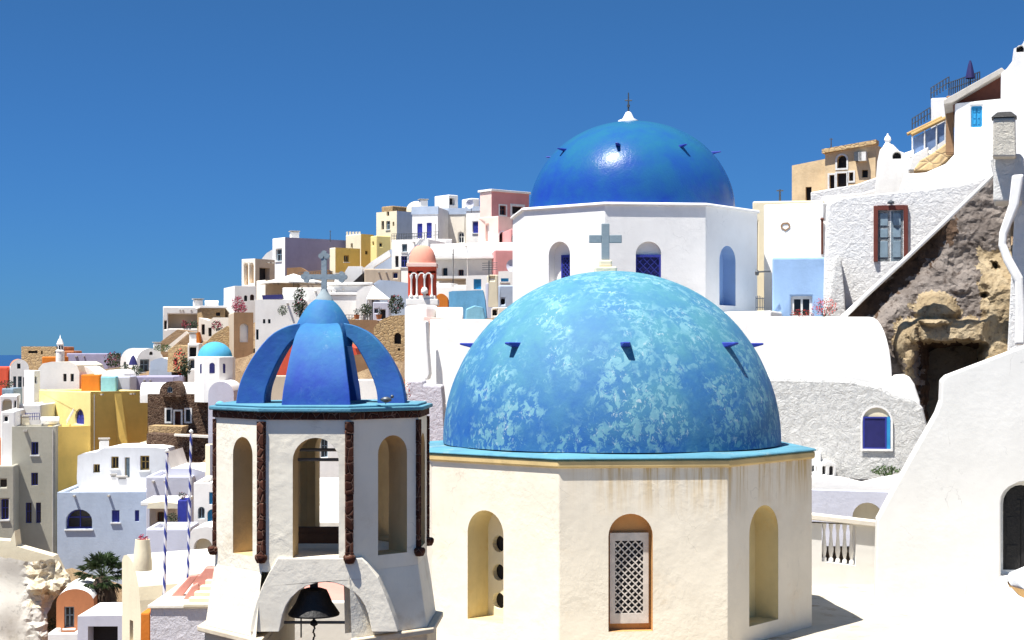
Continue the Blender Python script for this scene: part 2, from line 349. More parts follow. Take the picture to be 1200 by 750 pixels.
def H(label, xl, xm, xr, yt, yb, d, phi, mat='white', ops=(), wl=None, wr=None, mat2=None, roof='white', cap=None, par=.25, name='house', cat='house', group=None, bevel=.05, ext=1.5, ctrl=True, slab=0):
    """box building: vertical corner at xm/depth d, left face runs back to xl, right face to xr"""
    if xm > 850 and abs(phi) < 9: phi = -math.degrees(math.atan((xm-CX)/F))-1
    fr = Fr(xm, d, phi); zt = (HY-yt)/F*d; zb = (HY-yb)/F*d-ext
    if wl is None: wl = abs(fr.u('L', xl))
    if wr is None: wr = abs(fr.u('R', xr))
    h = zt-zb
    r = thing(name, label, cat, (fr.X, fr.Y, zb), fr.phi, group)
    hL, hR, info = opening_list(fr, ops, zb)
    t = min(.28, wl*.2, wr*.2)
    m = MB(); mats2 = MB() if mat2 else m
    m.panel((0, 0, 0), (0, 1, 0), (-1, 0, 0), rect(0, wl, 0, h), hL, .2, False)
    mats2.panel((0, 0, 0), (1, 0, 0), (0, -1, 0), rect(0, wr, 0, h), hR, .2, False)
    for f, hh, st, dep in info:
        o = (0, 0, 0); ux, nr = ((0, 1, 0), (-1, 0, 0)) if f == 'L' else ((1, 0, 0), (0, -1, 0))
        k = m if f == 'L' else mats2; A = [Vector(ux)*p[0]+Vector((0, 0, p[1])) for p in hh]; B = [p-Vector(nr)*dep for p in A]; n = len(A)
        k.mesh(A+B, [(i, (i+1) % n, n+(i+1) % n, n+i) for i in range(n)])
        fill_opening(r, o, ux, nr, hh, st, dep)
    m.face([(wr, 0, 0), (wr, wl, 0), (wr, wl, h), (wr, 0, h)]); m.face([(0, wl, 0), (wr, wl, 0), (wr, wl, h), (0, wl, h)])
    if mat2: mats2.face([(0, 0, h-.001), (wr, 0, h-.001), (wr-t, t*.5, h-.001), (t, t*.5, h-.001)])
    # parapet
    O = [(0, 0), (wr, 0), (wr, wl), (0, wl)]; I = [(t, t), (wr-t, t), (wr-t, wl-t), (t, wl-t)]
    for k in range(4):
        a, b = O[k], O[(k+1) % 4]; c, e = I[(k+1) % 4], I[k]
        m.face([(a[0], a[1], h), (b[0], b[1], h), (c[0], c[1], h), (e[0], e[1], h)])
        m.face([(e[0], e[1], h), (c[0], c[1], h), (c[0], c[1], h-par), (e[0], e[1], h-par)])
    nearb = bevel if d < 80 else .09
    rn = random.Random(label)
    if 80 < d < 160 and wr > 2.5 and h > 3:      # rain spouts under the roof edge, a cable or pipe on some walls
        for q in range(rn.choice((1, 2, 2, 3))):
            u = rn.uniform(.12, .88)*wr; sp = MB(); sp.box(u-.07, u+.07, -.32, .0, h-par-.12, h-par-.02); sp.build('rain_spout', M['concrete'], r)
        if rn.random() < .45: u = rn.choice((.06, .94))*wr; sp = MB(); sp.bar((u, -.05, h*.1), (u, -.05, h-.2), .045, n=6); sp.build('drainpipe', M['concrete'], r)
    m.build('wall', M[mat], r, bevel=nearb)
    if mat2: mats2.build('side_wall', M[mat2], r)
    q = MB(); q.box(t-.02, wr-t+.02, t-.02, wl-t+.02, h-par-.1, h-par); q.build('roof', M[roof], r)
    if cap:
        q = MB(); pr = .07; q.panel((0, 0, 0), (1, 0, 0), (0, -1, 0), [(0, 0)]*0 or rect(0, 0, 0, 0), ()) if 0 else None
        q.box(-pr, wr+pr, -pr, t*.8, h-cap[1], h+.06); q.box(-pr, t*.8, t*.8, wl+pr, h-cap[1], h+.06); q.build('cornice', M[cap[0]], r)
    if slab:
        q = MB(); q.box(-slab, wr+slab, -slab, wl+slab, h+.003, h+.22); q.build('roof_slab', M['white'], r, bevel=.03)
    if ctrl:
        for a, b in ((0, 0), (wr, 0), (0, wl), (wr/2, wl/2), (wr, wl)):
            c, s_ = fr.er; CTRL.append((fr.X+a*c-b*s_, fr.Y+a*s_+b*c, zb+ext*.75))
    return r
def PR(label, pts, d, phi, depth, mat='white', ops=(), px0=None, name='house', cat='house', group=None, roof=None, bevel=.05, ctrl=True, back=None, smooth=False, part='wall'):
    """prism: outline given on a vertical plane through px0/d turned by phi, extruded away from the viewer"""
    px0 = pts[0][0] if px0 is None else px0
    if px0 > 850 and abs(phi) < 9: phi = -math.degrees(math.atan((min(p[0] for p in pts)-CX)/F))-1
    fr = Fr(px0, d, phi); L = [(fr.u('R', x), fr.z('R', x, y)) for x, y in pts]; zb = min(p[1] for p in L)
    L = [(a, b-zb) for a, b in L]
    r = thing(name, label, cat, (fr.X, fr.Y, zb), fr.phi, group)
    hL, hR, info = opening_list(fr, ops, zb)
    m = MB(); m.panel((0, 0, 0), (1, 0, 0), (0, -1, 0), L, hR, .2, False)
    m.panel((0, depth, 0), (1, 0, 0), (0, 1, 0), L, (), .2, False)
    for f, hh, st, dep in info:
        A = [Vector((p[0], 0, p[1])) for p in hh]; B = [p+Vector((0, dep, 0)) for p in A]; n = len(A)
        m.mesh(A+B, [(i, (i+1) % n, n+(i+1) % n, n+i) for i in range(n)])
        fill_opening(r, (0, 0, 0), (1, 0, 0), (0, -1, 0), hh, st, dep)
    rf = MB(); area = sum(L[i][0]*L[(i+1) % len(L)][1]-L[(i+1) % len(L)][0]*L[i][1] for i in range(len(L)))
    for i in range(len(L)):
        a, b = L[i], L[(i+1) % len(L)]; dx, dz = b[0]-a[0], b[1]-a[1]; nz = -dx if area > 0 else dx
        up = nz/max(1e-6, math.hypot(dx, dz)) > .25
        (rf if (roof and up) else m).face([(a[0], 0, a[1]), (b[0], 0, b[1]), (b[0], depth, b[1]), (a[0], depth, a[1])])
    m.build(part, M[mat], r, bevel=bevel if (d < 80 and not roof) else 0, smooth=smooth)
    if roof: rf.build('roof', M[roof], r, smooth=30)
    if ctrl:
        w_ = max(p[0] for p in L)
        for a, b in ((0, 0), (w_, 0), (0, depth), (w_, depth)):
            c, s_ = fr.er; CTRL.append((fr.X+a*c-b*s_, fr.Y+a*s_+b*c, zb+1))
    return r
def archpts(x0, x1, ytop, yb, ys=None, n=12):
    """pixel outline of a barrel-vault gable, springing at row ys"""
    ys = ytop+(x1-x0)/2 if ys is None else ys; c = (x0+x1)/2
    return [(x0, yb), (x0, ys)]+[(c-(x1-x0)/2*math.cos(math.pi*k/n), ys-(ys-ytop)*math.sin(math.pi*k/n)) for k in range(1, n)]+[(x1, ys), (x1, yb)]
def clump(mb, c, rx, ry, rz, n, s, seed=0):
    rnd = random.Random(seed)
    for _ in range(n):
        while True:
            p = Vector((rnd.uniform(-1, 1), rnd.uniform(-1, 1), rnd.uniform(-1, 1)))
            if p.length < 1 and (p.length > .35) and noise.noise(p*2.1+Vector((seed, 0, 0))) > -.18: break
        q = Vector(c)+Vector((p.x*rx, p.y*ry, p.z*rz)); a = Vector((rnd.uniform(-1, 1), rnd.uniform(-1, 1), rnd.uniform(-.6, .9))).normalized()
        b = a.orthogonal().normalized(); k = s*rnd.uniform(.6, 1.3); e = a.cross(b)
        mb.face([q-b*k, q-e*k*.45, q+b*k, q+e*k*.45])
# ================================================================ the two domed churches
def octo_church(label, pxc, D, Rr, a0, ztop, zbase, dome_r, dome_z0, dome_h, ops, wallm, slabm, domem, slab_t=.09, proj=.14, band=None, zslab=None):
    xc = (pxc-CX)/F*D
    r = thing('domed_church', label, 'church', (xc, D, zbase)); h = ztop-zbase
    va = lambda a, q=Rr: Vector((q*math.sin(R(a)), -q*math.cos(R(a)), 0))
    m = MB(); circ = 1/math.cos(R(22.5))
    for k in range(8):
        A, B = va(a0+45*k), va(a0+45*(k+1)); L = (B-A).length; ux = (B-A).normalized(); nr = Vector((ux.y, -ux.x, 0))
        holes = []
        for (kk, x0, x1, y0, y1, kind, dep) in ops:
            if kk != k: continue
            def U(px):
                t = (px-CX)/F; X0, Y0 = A.x+xc, A.y+D; return (t*Y0-X0)/(ux.x-t*ux.y)
            u0, u1 = U(x0), U(x1); dm = D+A.y+ux.y*(u0+u1)/2
            z0, z1 = (HY-y1)/F*dm-ztop, (HY-y0)/F*dm-ztop
            hole = arch(u0, u1, z0, z1, n=16); holes.append(hole)
            # deep reveal
            P = [A+ux*p[0]+Vector((0, 0, p[1])) for p in hole]; n = len(P)
            mm = MB(); Q = [p-nr*dep for p in P]; mm.mesh([p-nr*.003 for p in P]+Q, [(i, (i+1) % n, n+(i+1) % n, n+i) for i in range(n)])
            o = A; wv = u1-u0
            if kind == 'blank': mm.panel(o-nr*dep, ux, nr, hole); mm.build('niche', M['nichec'], r, loc=(0, 0, h), smooth=30)
            elif kind == 'circles':
                cs = []; hz = z1-z0
                for row in range(4):
                    for cx in (.30, .94):
                        c = (u0+wv*cx, z1-hz*(.335+.262*row)); rr = wv*.18
                        if c[1]-rr < z0: continue
                        cs.append([(c[0]+rr*math.cos(math.pi*2*i/18), c[1]+rr*math.sin(math.pi*2*i/18)) for i in range(18)])
                mm.build('niche', M['nichec'], r, loc=(0, 0, h), smooth=30)
                s = MB(); s.panel(o-nr*(dep-.03), ux, nr, hole, cs, .12); sc = s.build('window_screen', M['cream'], r, loc=(0, 0, h))
                s = MB(); s.panel(o-nr*(dep+.1), ux, nr, hole); s.build('pane', M['dark'], sc)
            elif kind in ('lattice', 'blue'):
                cream = kind == 'lattice'
                mm.panel(o-nr*dep, ux, nr, hole); mm.build('niche', M['nicheorange' if cream else 'white'], r, loc=(0, 0, h), smooth=30)
                top = z1-(z1-z0)*(.17 if cream else .30); b = wv*(.12 if cream else .07); bb = .09 if cream else .05
                ins = .05 if cream else 0.0
                fu0, fu1 = u0+ins, u1-ins
                if kind == 'blue' and dep > .3: fu0 = u0+wv*.36
                s = MB(); dd = dep-.07
                zb_ = z0+(.12 if cream else 0)
                s.panel(o-nr*dd, ux, nr, rect(fu0, fu1, zb_, top), [rect(fu0+b, fu1-b, zb_+bb*2, top-bb*1.6)], .05)
                fm = M['framecream'] if cream else M['royal']
                fo = s.build('window_frame', fm, r, loc=(0, 0, h))
                s = MB(); a0_, a1_, c0, c1 = fu0+b, fu1-b, zb_+bb*2, top-bb*1.6; st = (a1_-a0_)/(4 if cream else 3); hw = .011 if cream else .010
                for sg in (1, -1):       # diagonal lattice strips, clipped to the frame
                    q = -(c1-c0)
                    while q < (a1_-a0_)+(c1-c0):
                        # line u = a0+q + sg*t
                        p0, p1 = (a0_+q, c0), (a0_+q+(c1-c0), c1)
                        if sg < 0: p0, p1 = (a0_+q, c1), (a0_+q+(c1-c0), c0)
                        ts = max(0, (a0_-p0[0])/(c1-c0)); te = min(1, (a1_-p0[0])/(c1-c0))
                        if te-ts > .02:
                            e0 = (p0[0]+(p1[0]-p0[0])*ts, p0[1]+(p1[1]-p0[1])*ts); e1 = (p0[0]+(p1[0]-p0[0])*te, p0[1]+(p1[1]-p0[1])*te)
                            dv = Vector((e1[0]-e0[0], e1[1]-e0[1])).normalized(); nv = Vector((-dv.y, dv.x))*hw
                            oo = o-nr*(dd+.012+(.008 if sg > 0 else 0))
                            pts = [oo+ux*(e[0]+sx*nv.x)+Vector((0, 0, e[1]+sx*nv.y)) for e, sx in ((e0, -1), (e1, -1), (e1, 1), (e0, 1))]
                            s.mesh(pts+[p-nr*.012 for p in pts], [(0, 1, 2, 3), (0, 1, 5, 4), (2, 3, 7, 6)])
                        q += st
                s.build('lattice', fm, fo)
                s = MB(); s.panel(o-nr*(dep-.008), ux, nr, rect(a0_, a1_, c0, c1)); s.build('pane', M['dark'] if cream else M['deepblue'], fo)
            elif kind == 'bluepane':
                mm.panel(o-nr*dep, ux, nr, hole); mm.build('niche', M['nicheblue'], r, loc=(0, 0, h), smooth=30)
                s = MB(); s.panel(o-nr*(dep-.06), ux, nr, rect(u0, u0+wv*.45, z0, z1-(z1-z0)*.2), [rect(u0+.05, u0+wv*.45-.05, z0+.05, z1-(z1-z0)*.2-.05)], .04)
                fo = s.build('window_frame', M['royal'], r, loc=(0, 0, h))
                s = MB(); s.panel(o-nr*(dep-.03), ux, nr, rect(u0, u0+wv*.45, z0, z1-(z1-z0)*.2)); s.build('pane', M['deepblue'], fo)
        m.panel(A+Vector((0, 0, 0)), ux, nr, rect(0, L, -h, 0), holes, .1, False)
    m.build('wall', wallm, r, loc=(0, 0, h), bevel=.02)
    oc = lambda q, z: [(va(a0+45*k, q).x, va(a0+45*k, q).y, z) for k in range(8)]
    def ring(prs, name, mat, bev=.015):
        q = MB(); vs = []; fs = []
        for (rr, z) in prs: vs += oc(rr, z)
        for i in range(len(prs)-1):
            for k in range(8): fs.append((i*8+k, i*8+(k+1) % 8, i*8+8+(k+1) % 8, i*8+8+k))
        q.mesh(vs, fs); return q.build(name, mat, r, loc=(0, 0, h), bevel=bev)
    b = band or .0
    if band: ring([(Rr-.02, -.01), (Rr+.03, -.02), (Rr+.06, .02), (Rr+.06, b-.02), (Rr+.02, b)], 'cornice', M['cornice'])
    z = b
    ring([(Rr-.1, z), (Rr+proj, z+.004), (Rr+proj+.01, z+slab_t*.5), (Rr+proj-.03, z+slab_t), (dome_r-.15, z+slab_t+.05)], 'roof_slab', slabm, .02)
    # dome
    prof = []; N = 40
    for i in range(N+1):
        a = math.pi/2*i/N; prof.append((dome_r*max(.0005, math.cos(a))**.97, dome_h*math.sin(a)**1.0))
    q = MB(); q.lathe(prof, 96)
    q.v = [(x*(1+.012*noise.noise(Vector((x*.5, y*.5, zz*.5)))+.002*noise.noise(Vector((x*3, y*3, zz*3)))), y*(1+.012*noise.noise(Vector((x*.5+9, y*.5, zz*.5)))), zz) for x, y, zz in q.v]
    dm = q.build('dome', domem, r, loc=(0, 0, dome_z0-zbase), smooth=True)
    return r, dm
M['nichec'] = plaster((.70, .57, .30), .2, .01, 8, .5, (.62, .38, .10)); M['nicheorange'] = plaster((.58, .31, .12), .25, .01, 8, .4, (.35, .18, .08))
M['nicheblue'] = plaster((.30, .45, .70), .1); M['deepblue'] = paint((.02, .02, .12), .5); M['framecream'] = paint((.62, .56, .50), .6)
M['cornice'] = plaster((.62, .46, .22), .25, .012, 9, .5, (.40, .27, .10))
M['slabblue'] = plaster((.10, .27, .36), .3, .02, 14, 1.0, (.34, .40, .38)); M['spikeblue'] = paint((.03, .055, .38), .5)
wall1 = plaster((.78, .70, .57), .10, .014, 9, .35, (.68, .53, .36), crack=.35, streak=(-.95, -.02, 1.15, -1.4, .4))
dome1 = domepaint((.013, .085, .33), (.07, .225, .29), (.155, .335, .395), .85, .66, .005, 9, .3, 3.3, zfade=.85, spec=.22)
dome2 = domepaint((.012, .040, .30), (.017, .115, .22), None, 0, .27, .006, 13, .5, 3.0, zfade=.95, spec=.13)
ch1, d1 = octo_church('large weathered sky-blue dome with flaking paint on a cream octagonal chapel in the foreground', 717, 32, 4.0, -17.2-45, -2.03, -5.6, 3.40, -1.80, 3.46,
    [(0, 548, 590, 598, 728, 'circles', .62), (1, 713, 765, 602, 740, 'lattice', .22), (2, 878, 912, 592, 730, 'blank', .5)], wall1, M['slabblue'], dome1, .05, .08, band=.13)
wall2 = plaster((.82, .805, .775), .07, .010, 8, .15, (.66, .60, .52), crack=.4)
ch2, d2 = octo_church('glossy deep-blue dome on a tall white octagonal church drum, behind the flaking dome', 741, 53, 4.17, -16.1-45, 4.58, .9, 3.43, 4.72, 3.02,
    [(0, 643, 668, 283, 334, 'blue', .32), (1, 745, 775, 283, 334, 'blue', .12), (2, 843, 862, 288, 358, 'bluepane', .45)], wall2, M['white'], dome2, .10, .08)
def spikes(par, dome_z, Rd, Hd, zs, offs, ln, wd, mat, down=-.1, n=8):
    for k in range(n):
        a = R(offs+360/n*k); rr = Rd*math.sqrt(max(0, 1-(zs/Hd)**2))
        d = Vector((math.sin(a), -math.cos(a), 0)); t = Vector((math.cos(a), math.sin(a), 0)); c = d*(rr-.12)+Vector((0, 0, zs))
        m = MB(); vs = []
        for q, ww, th, zz in ((0, wd*1.1, wd*.8, 0), (ln*.6, wd*.95, wd*.5, .03), (ln+.12, wd*.6, wd*.2, .06)):
            for sx, sz in ((-1, -1), (1, -1), (1, 1), (-1, 1)): vs.append(c+d*q+t*ww*.5*sx+Vector((0, 0, zz+th*.5*sz)))
        m.mesh(vs, [(i, (i+1) % 4, 4+(i+1) % 4, 4+i) for i in range(4)]+[(4+i, 4+(i+1) % 4, 8+(i+1) % 4, 8+i) for i in range(4)]+[(0, 1, 2, 3), (8, 9, 10, 11)])
        m.build('dome_step', mat, par, loc=(0, 0, dome_z), bevel=.015)
spikes(ch1, -1.80+5.6, 3.40, 3.46, 1.93, 1.5, .25, .19, M['spikeblue'])
spikes(ch2, 4.72-.9, 3.43, 3.02, 1.88, -14, .28, .15, M['spikeblue'])
def flat_cross(par, c, w_, h_, t, arm_z, th, mat, ped=None):
    m = MB(); x, y, z = c
    m.poly_prism([(-t/2, -th/2), (t/2, -th/2), (t/2, th/2), (-t/2, th/2)], 0, h_)
    m.box(-w_/2, -t/2, -th/2, th/2, arm_z-t/2, arm_z+t/2); m.box(t/2, w_/2, -th/2, th/2, arm_z-t/2, arm_z+t/2)
    o = m.build('cross', mat, par, loc=c, bevel=.012)
    return o
marble = plaster((.29, .345, .37), .25, .01, 20, .4, (.25, .28, .28))
q = MB(); q.box(-.22, .22, -.2, .2, -.12, .08); q.box(-.13, .13, -.11, .11, .08, .22); q.build('cross_base', M['cream'], ch1, loc=(-.13, 0, 1.66+5.6), bevel=.03)
flat_cross(ch1, (-.13, 0, 1.66+.22+5.6), .66, .74, .16, .43, .09, marble)
q = MB(); q.lathe([(.36, -.06), (.34, .05), (.20, .10), (.09, .32), (.0, .36)], 20); q.build('finial', M['white'], ch2, loc=(-.13, 0, 7.74-.9), smooth=35)
q = MB(); q.bar((0, 0, .3), (0, 0, .98), .03, .02); q.bar((-.12, 0, .72), (.12, 0, .72), .022); q.bar((0, 0, .5), (0, 0, .58), .05)
q.build('cross', M['metal'], ch2, loc=(-.13, 0, 7.74-.9))

# ================================================================ bell tower
TX, TD, TR, TA = (379-CX)/F*22, 22.0, 1.50, -25.4
tw = thing('bell_tower', 'small octagonal bell tower with a blue ribbed crown and dark stone corner strips', 'bell tower', (TX, TD, -7.2))
TB = 7.2
twall = plaster((.80, .74, .61), .15, .018, 10, .6, (.54, .44, .30), crack=.6)
trev = plaster((.58, .42, .22), .25, .015, 10, .5, (.40, .27, .14))
vt = lambda a, q=TR: Vector((q*math.sin(R(a)), -q*math.cos(R(a)), 0))
m = MB(); rv = MB(); z0, z1 = -2.85, -.86; TH = .40
def tU(A, ux, px): t = (px-CX)/F; X0, Y0 = A.x+TX, A.y+TD; return (t*Y0-X0)/(ux.x-t*ux.y)
for k in range(8):
    A, B = vt(TA+45*k), vt(TA+45*(k+1)); L = (B-A).length; ux = (B-A).normalized(); nr = Vector((ux.y, -ux.x, 0))
    pxs = {7: (273, 296, 512, 650), 0: (343, 397, 513, 655), 1: (443, 477, 510, 649)}.get(k)
    if pxs:
        u0, u1 = tU(A, ux, pxs[0]), tU(A, ux, pxs[1]); dm = TD+A.y+ux.y*(u0+u1)/2; za, zb = (HY-pxs[3])/F*dm, (HY-pxs[2])/F*dm
    else: u0, u1, za, zb = L/2-.29, L/2+.29, -2.66, -1.1
    h = arch(u0, u1, za, zb, n=14)
    m.panel(A, ux, nr, rect(0, L, z0, z1), [h], TH, False); o = A-nr*TH; tt = TH*math.tan(R(22.5))
    rv.panel(o, ux, -nr, rect(tt, L-tt, z0, z1), [h], TH, False)
    P = [A+ux*p[0]+Vector((0, 0, p[1])) for p in h]; n = len(P)
    rv.mesh([p-nr*.002 for p in P]+[p-nr*TH for p in P], [(i, (i+1) % n, n+(i+1) % n, n+i) for i in range(n)])
m.build('wall', twall, tw, loc=(0, 0, TB), bevel=.012); rv.build('arch_reveal', trev, tw, loc=(0, 0, TB), smooth=30)
# lower stage, slightly battered, with side walls and an arched front and rear
m = MB()
def loft(m, rs, ks=range(8), a0=TA):
    for i in range(len(rs)-1):
        for k in ks: m.face([vt(a0+45*k, rs[i][0])+Vector((0, 0, rs[i][1])), vt(a0+45*k+45, rs[i][0])+Vector((0, 0, rs[i][1])), vt(a0+45*k+45, rs[i+1][0])+Vector((0, 0, rs[i+1][1])), vt(a0+45*k, rs[i+1][0])+Vector((0, 0, rs[i+1][1]))])
loft(m, [(1.63, -3.68), (1.56, -3.2), (1.50, -2.852)], [1, 2, 3, 5, 6, 7]); loft(m, [(1.27, -3.68), (1.18, -2.86)], [1, 2, 3, 5, 6, 7])
m.build('lower_wall', twall, tw, loc=(0, 0, TB), bevel=.01)
m = MB(); m.poly_prism([(vt(TA+45*k, 1.2).x, vt(TA+45*k, 1.2).y) for k in range(8)], -2.80, -2.68); m.build('belfry_floor', twall, tw, loc=(0, 0, TB))
fy = 20.585-TD
def px2(x, y, d): return ((x-CX)/F*d-TX, (HY-y)/F*d)
for side in (0, 1):
    outl = [(289, 744), (292, 728), (297, 708), (304, 690), (312, 674), (319, 663), (322, 657), (422, 657), (428, 663), (441, 680), (452, 706), (460, 728), (465, 744), (434, 744), (431, 730)]
    outl += [(379+52*math.cos(a), 735-50*math.sin(a)) for a in [math.pi*k/14 for k in range(1, 14)]]+[(327, 730), (324, 744)]
    pts = [px2(x, y, 20.36) for x, y in outl]; m = MB()
    if side: pts = [(-p[0], p[1]) for p in pts]
    y0, y1 = (fy, fy+.75) if not side else (1.64-.6, 1.62)
    if side: pts = [(p[0]*.93, p[1]) for p in pts]
    m.panel((0, y0, 0), (1, 0, 0), (0, -1, 0), pts); m.panel((0, y1, 0), (1, 0, 0), (0, 1, 0), pts)
    n = len(pts); m.mesh([(a, y0, b) for a, b in pts]+[(a, y1, b) for a, b in pts], [(i, (i+1) % n, n+(i+1) % n, n+i) for i in range(n)])
    m.build('arch_band', plaster((.80, .74, .62), .15, .010, 10, .5, (.50, .43, .33), crack=.5), tw, loc=(0, 0, TB), bevel=.012)
m = MB(); o8 = lambda q: [(vt(TA+45*k, q).x, vt(TA+45*k, q).y) for k in range(8)]

def clipx(P, x0, sg):
    out = []
    for i in range(len(P)):
        a, b = P[i], P[(i+1) % len(P)]; ia, ib = sg*(a[0]-x0) >= 0, sg*(b[0]-x0) >= 0
        if ia: out.append(a)
        if ia != ib: t = (x0-a[0])/(b[0]-a[0]); out.append((x0, a[1]+(b[1]-a[1])*t))
    return out
for sg, x0 in ((-1, -.60), (1, .60)):
    m.poly_prism(clipx(o8(1.74), x0, sg), -3.76, -3.685); m.poly_prism(clipx(o8(1.64), x0+.0, sg), -7.2, -3.76)
m.build('base', plaster((.62, .53, .40), .2, .02, 9, .5, (.35, .22, .12)), tw, loc=(0, 0, TB), bevel=.015)
dstone = masonry((.045, .016, .011), (.09, .035, .022), (.18, .11, .08), 9, .02, .03, (1, 1, .8))
m = MB()
def bandring(m, r0, r1, za, zb):
    for k in range(8):
        P = [vt(TA+45*k, q)+Vector((0, 0, z)) for q, z in ((r0, za), (r1, za), (r1, zb), (r0, zb))]; Q = [vt(TA+45*k+45, q)+Vector((0, 0, z)) for q, z in ((r0, za), (r1, za), (r1, zb), (r0, zb))]
        m.mesh(P+Q, [(0, 1, 5, 4), (1, 2, 6, 5), (2, 3, 7, 6), (3, 0, 4, 7)])
bandring(m, 1.3, 1.535, -.865, -.768); m.build('stone_band', dstone, tw, loc=(0, 0, TB), bevel=.01)
for k in range(8):
    c = vt(TA+45*k, 1.495); rr = .052 if k in (0, 1) else .038; m = MB()
    z = -.89; rnd = random.Random(k)
    while z > -2.60:      # a strip of irregular rough stones
        hh = rnd.uniform(.13, .34); q = rr*rnd.uniform(.94, 1.06)
        ang = R(TA+45*k); ca, sa = math.cos(ang), math.sin(ang)
        pts = [(c.x+ca*a-sa*b, c.y+sa*a+ca*b) for a, b in ((-q, -q*.9), (q, -q*.9), (q, q), (-q, q))]
        m.poly_prism(pts, max(z-hh+.003, -2.62), z); z -= hh
    m.build('corner_strip', dstone, tw, loc=(0, 0, TB), bevel=.006)
    m = MB(); m.lathe([(.0, -.08), (.055, -.07), (.08, -.02), (.083, .02), (.065, .04), (.0, .05)], 12, (c.x*1.015, c.y*1.015, -2.66)); m.build('corbel', dstone, tw, loc=(0, 0, TB), smooth=True)
m = MB(); m.poly_prism(o8(1.585), -.765, -.71); m.poly_prism(o8(1.50), -.71, -.68); m.build('roof_slab', M['slabblue'], tw, loc=(0, 0, TB), bevel=.015)
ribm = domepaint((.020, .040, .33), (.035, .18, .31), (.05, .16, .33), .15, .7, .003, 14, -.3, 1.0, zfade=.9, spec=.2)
OUT = [(1.15, -.69), (1.12, -.48), (1.05, -.27), (.90, 0), (.69, .25), (.47, .375), (.27, .42)]
INN = [(.77, -.69), (.76, -.55), (.72, -.40), (.605, -.13), (.46, .11), (.34, .22), (.16, .28)]
def smooth_curve(P, n=5):
    out = []
    for i in range(len(P)-1):
        p0, p1, p2, p3 = P[max(0, i-1)], P[i], P[i+1], P[min(len(P)-1, i+2)]
        for k in range(n):
            t = k/n; out.append(tuple(.5*((2*p1[j])+(-p0[j]+p2[j])*t+(2*p0[j]-5*p1[j]+4*p2[j]-p3[j])*t*t+(-p0[j]+3*p1[j]-3*p2[j]+p3[j])*t**3) for j in (0, 1)))
    return out+[P[-1]]
OC, IC = smooth_curve(OUT), smooth_curve(INN)
for k in range(4):
    a = R(2+90*k); m = MB(); vs = []; fs = []
    for i, (p, q) in enumerate(zip(OC, IC)):
        t = i/(len(OC)-1); hw = (.455-.24*t**1.4)*(1.0 if k % 2 == 0 else .95)
        for (rr, zz), sx in ((p, -1), (p, 1), (q, 1), (q, -1)):
            x, y = sx*hw*(1 if (rr, zz) == p else .92), -rr; vs.append((x*math.cos(a)-y*math.sin(a), x*math.sin(a)+y*math.cos(a), zz))
        if i:
            b = (i-1)*4; fs += [(b+j, b+(j+1) % 4, b+4+(j+1) % 4, b+4+j) for j in range(4)]
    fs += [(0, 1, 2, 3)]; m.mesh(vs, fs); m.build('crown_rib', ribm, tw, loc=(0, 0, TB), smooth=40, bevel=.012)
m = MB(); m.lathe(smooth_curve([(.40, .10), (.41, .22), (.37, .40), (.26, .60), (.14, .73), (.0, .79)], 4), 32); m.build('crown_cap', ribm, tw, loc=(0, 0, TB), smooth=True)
m = MB(); m.lathe([(.13, 0), (.11, .05), (.06, .11), (.04, .16)], 12, (0, 0, .73)); m.box(-.036, .036, -.035, .035, .86, 1.32)
m.box(-.24, -.036, -.035, .035, 1.025, 1.095); m.box(.036, .24, -.035, .035, 1.025, 1.095)
for cx, cz in ((-.245, 1.06), (.245, 1.06), (0, 1.35)):
    for dx, dz in ((-.04, 0), (.04, 0), (0, .04), (0, -.04)):
        if (cx, cz) == (0, 1.35) and dz < 0: continue
        n = 14; vs = [(cx+dx+.038*math.cos(6.283*i/n), y, cz+dz+.038*math.sin(6.283*i/n)) for y in (-.041-abs(dx)*.03, .041+abs(dx)*.03) for i in range(n)]
        m.mesh(vs, [(i, (i+1) % n, n+(i+1) % n, n+i) for i in range(n)]+[tuple(range(n))[::-1], tuple(range(n, 2*n))])
m.build('cross', marble, tw, loc=(.01, 0, TB), smooth=35)
for zz in (-1.28, -1.41):
    m = MB(); m.bar((-.52, -1.0, zz), (.32, -1.0, zz), .022); m.build('tie_bar', M['metal'], tw, loc=(0, 0, TB))
for x0, zz, t in ((-.35, -2.50, .07), (-.1, -2.40, .05)):
    m = MB(); m.box(x0-.3, x0+.75, -.55-t, -.55+t, zz-t, zz+t); m.build('beam', paint((.05, .025, .015), .8, bump=.02), tw, loc=(0, 0, TB), bevel=.01)
bl = thing('bell', 'black iron bell hanging under the front arch of the bell tower', 'bell', (TX+.0, TD-1.05, -3.46))
m = MB(); m.lathe([(.0, .36), (.10, .355), (.17, .33), (.20, .27), (.24, .17), (.30, .08), (.34, .02), (.335, 0), (.29, .01), (.22, .16), (.15, .26), (.0, .28)], 32); m.build('bell_body', M['black'], bl, smooth=35)
m = MB(); m.bar((0, 0, .25), (0, 0, -.08), .016); m.lathe([(0, -.16), (.05, -.13), (.05, -.09), (0, -.05)], 10); m.build('clapper', M['black'], bl, smooth=True)
m = MB(); m.box(-.05, .05, -.04, .04, .35, .50); m.build('yoke', M['black'], bl)
m = MB()
for i in range(6): m.bar((0, 0, -.14-i*.05), (.012*(-1)**i, 0, -.19-i*.05), .012)
m.lathe([(0, -.60), (.06, -.56), (.07, -.5), (.03, -.44), (0, -.42)], 10); m.bar((-.17, 0, -.04), (-.17, 0, -.30), .010); m.build('bell_chain', M['black'], bl)
m = MB(); m.bar((-.60, -1.05, -3.50-.06), (.60, -1.05, -3.50-.06), .02); m.build('tie_bar', M['metal'], tw, loc=(0, 0, TB))
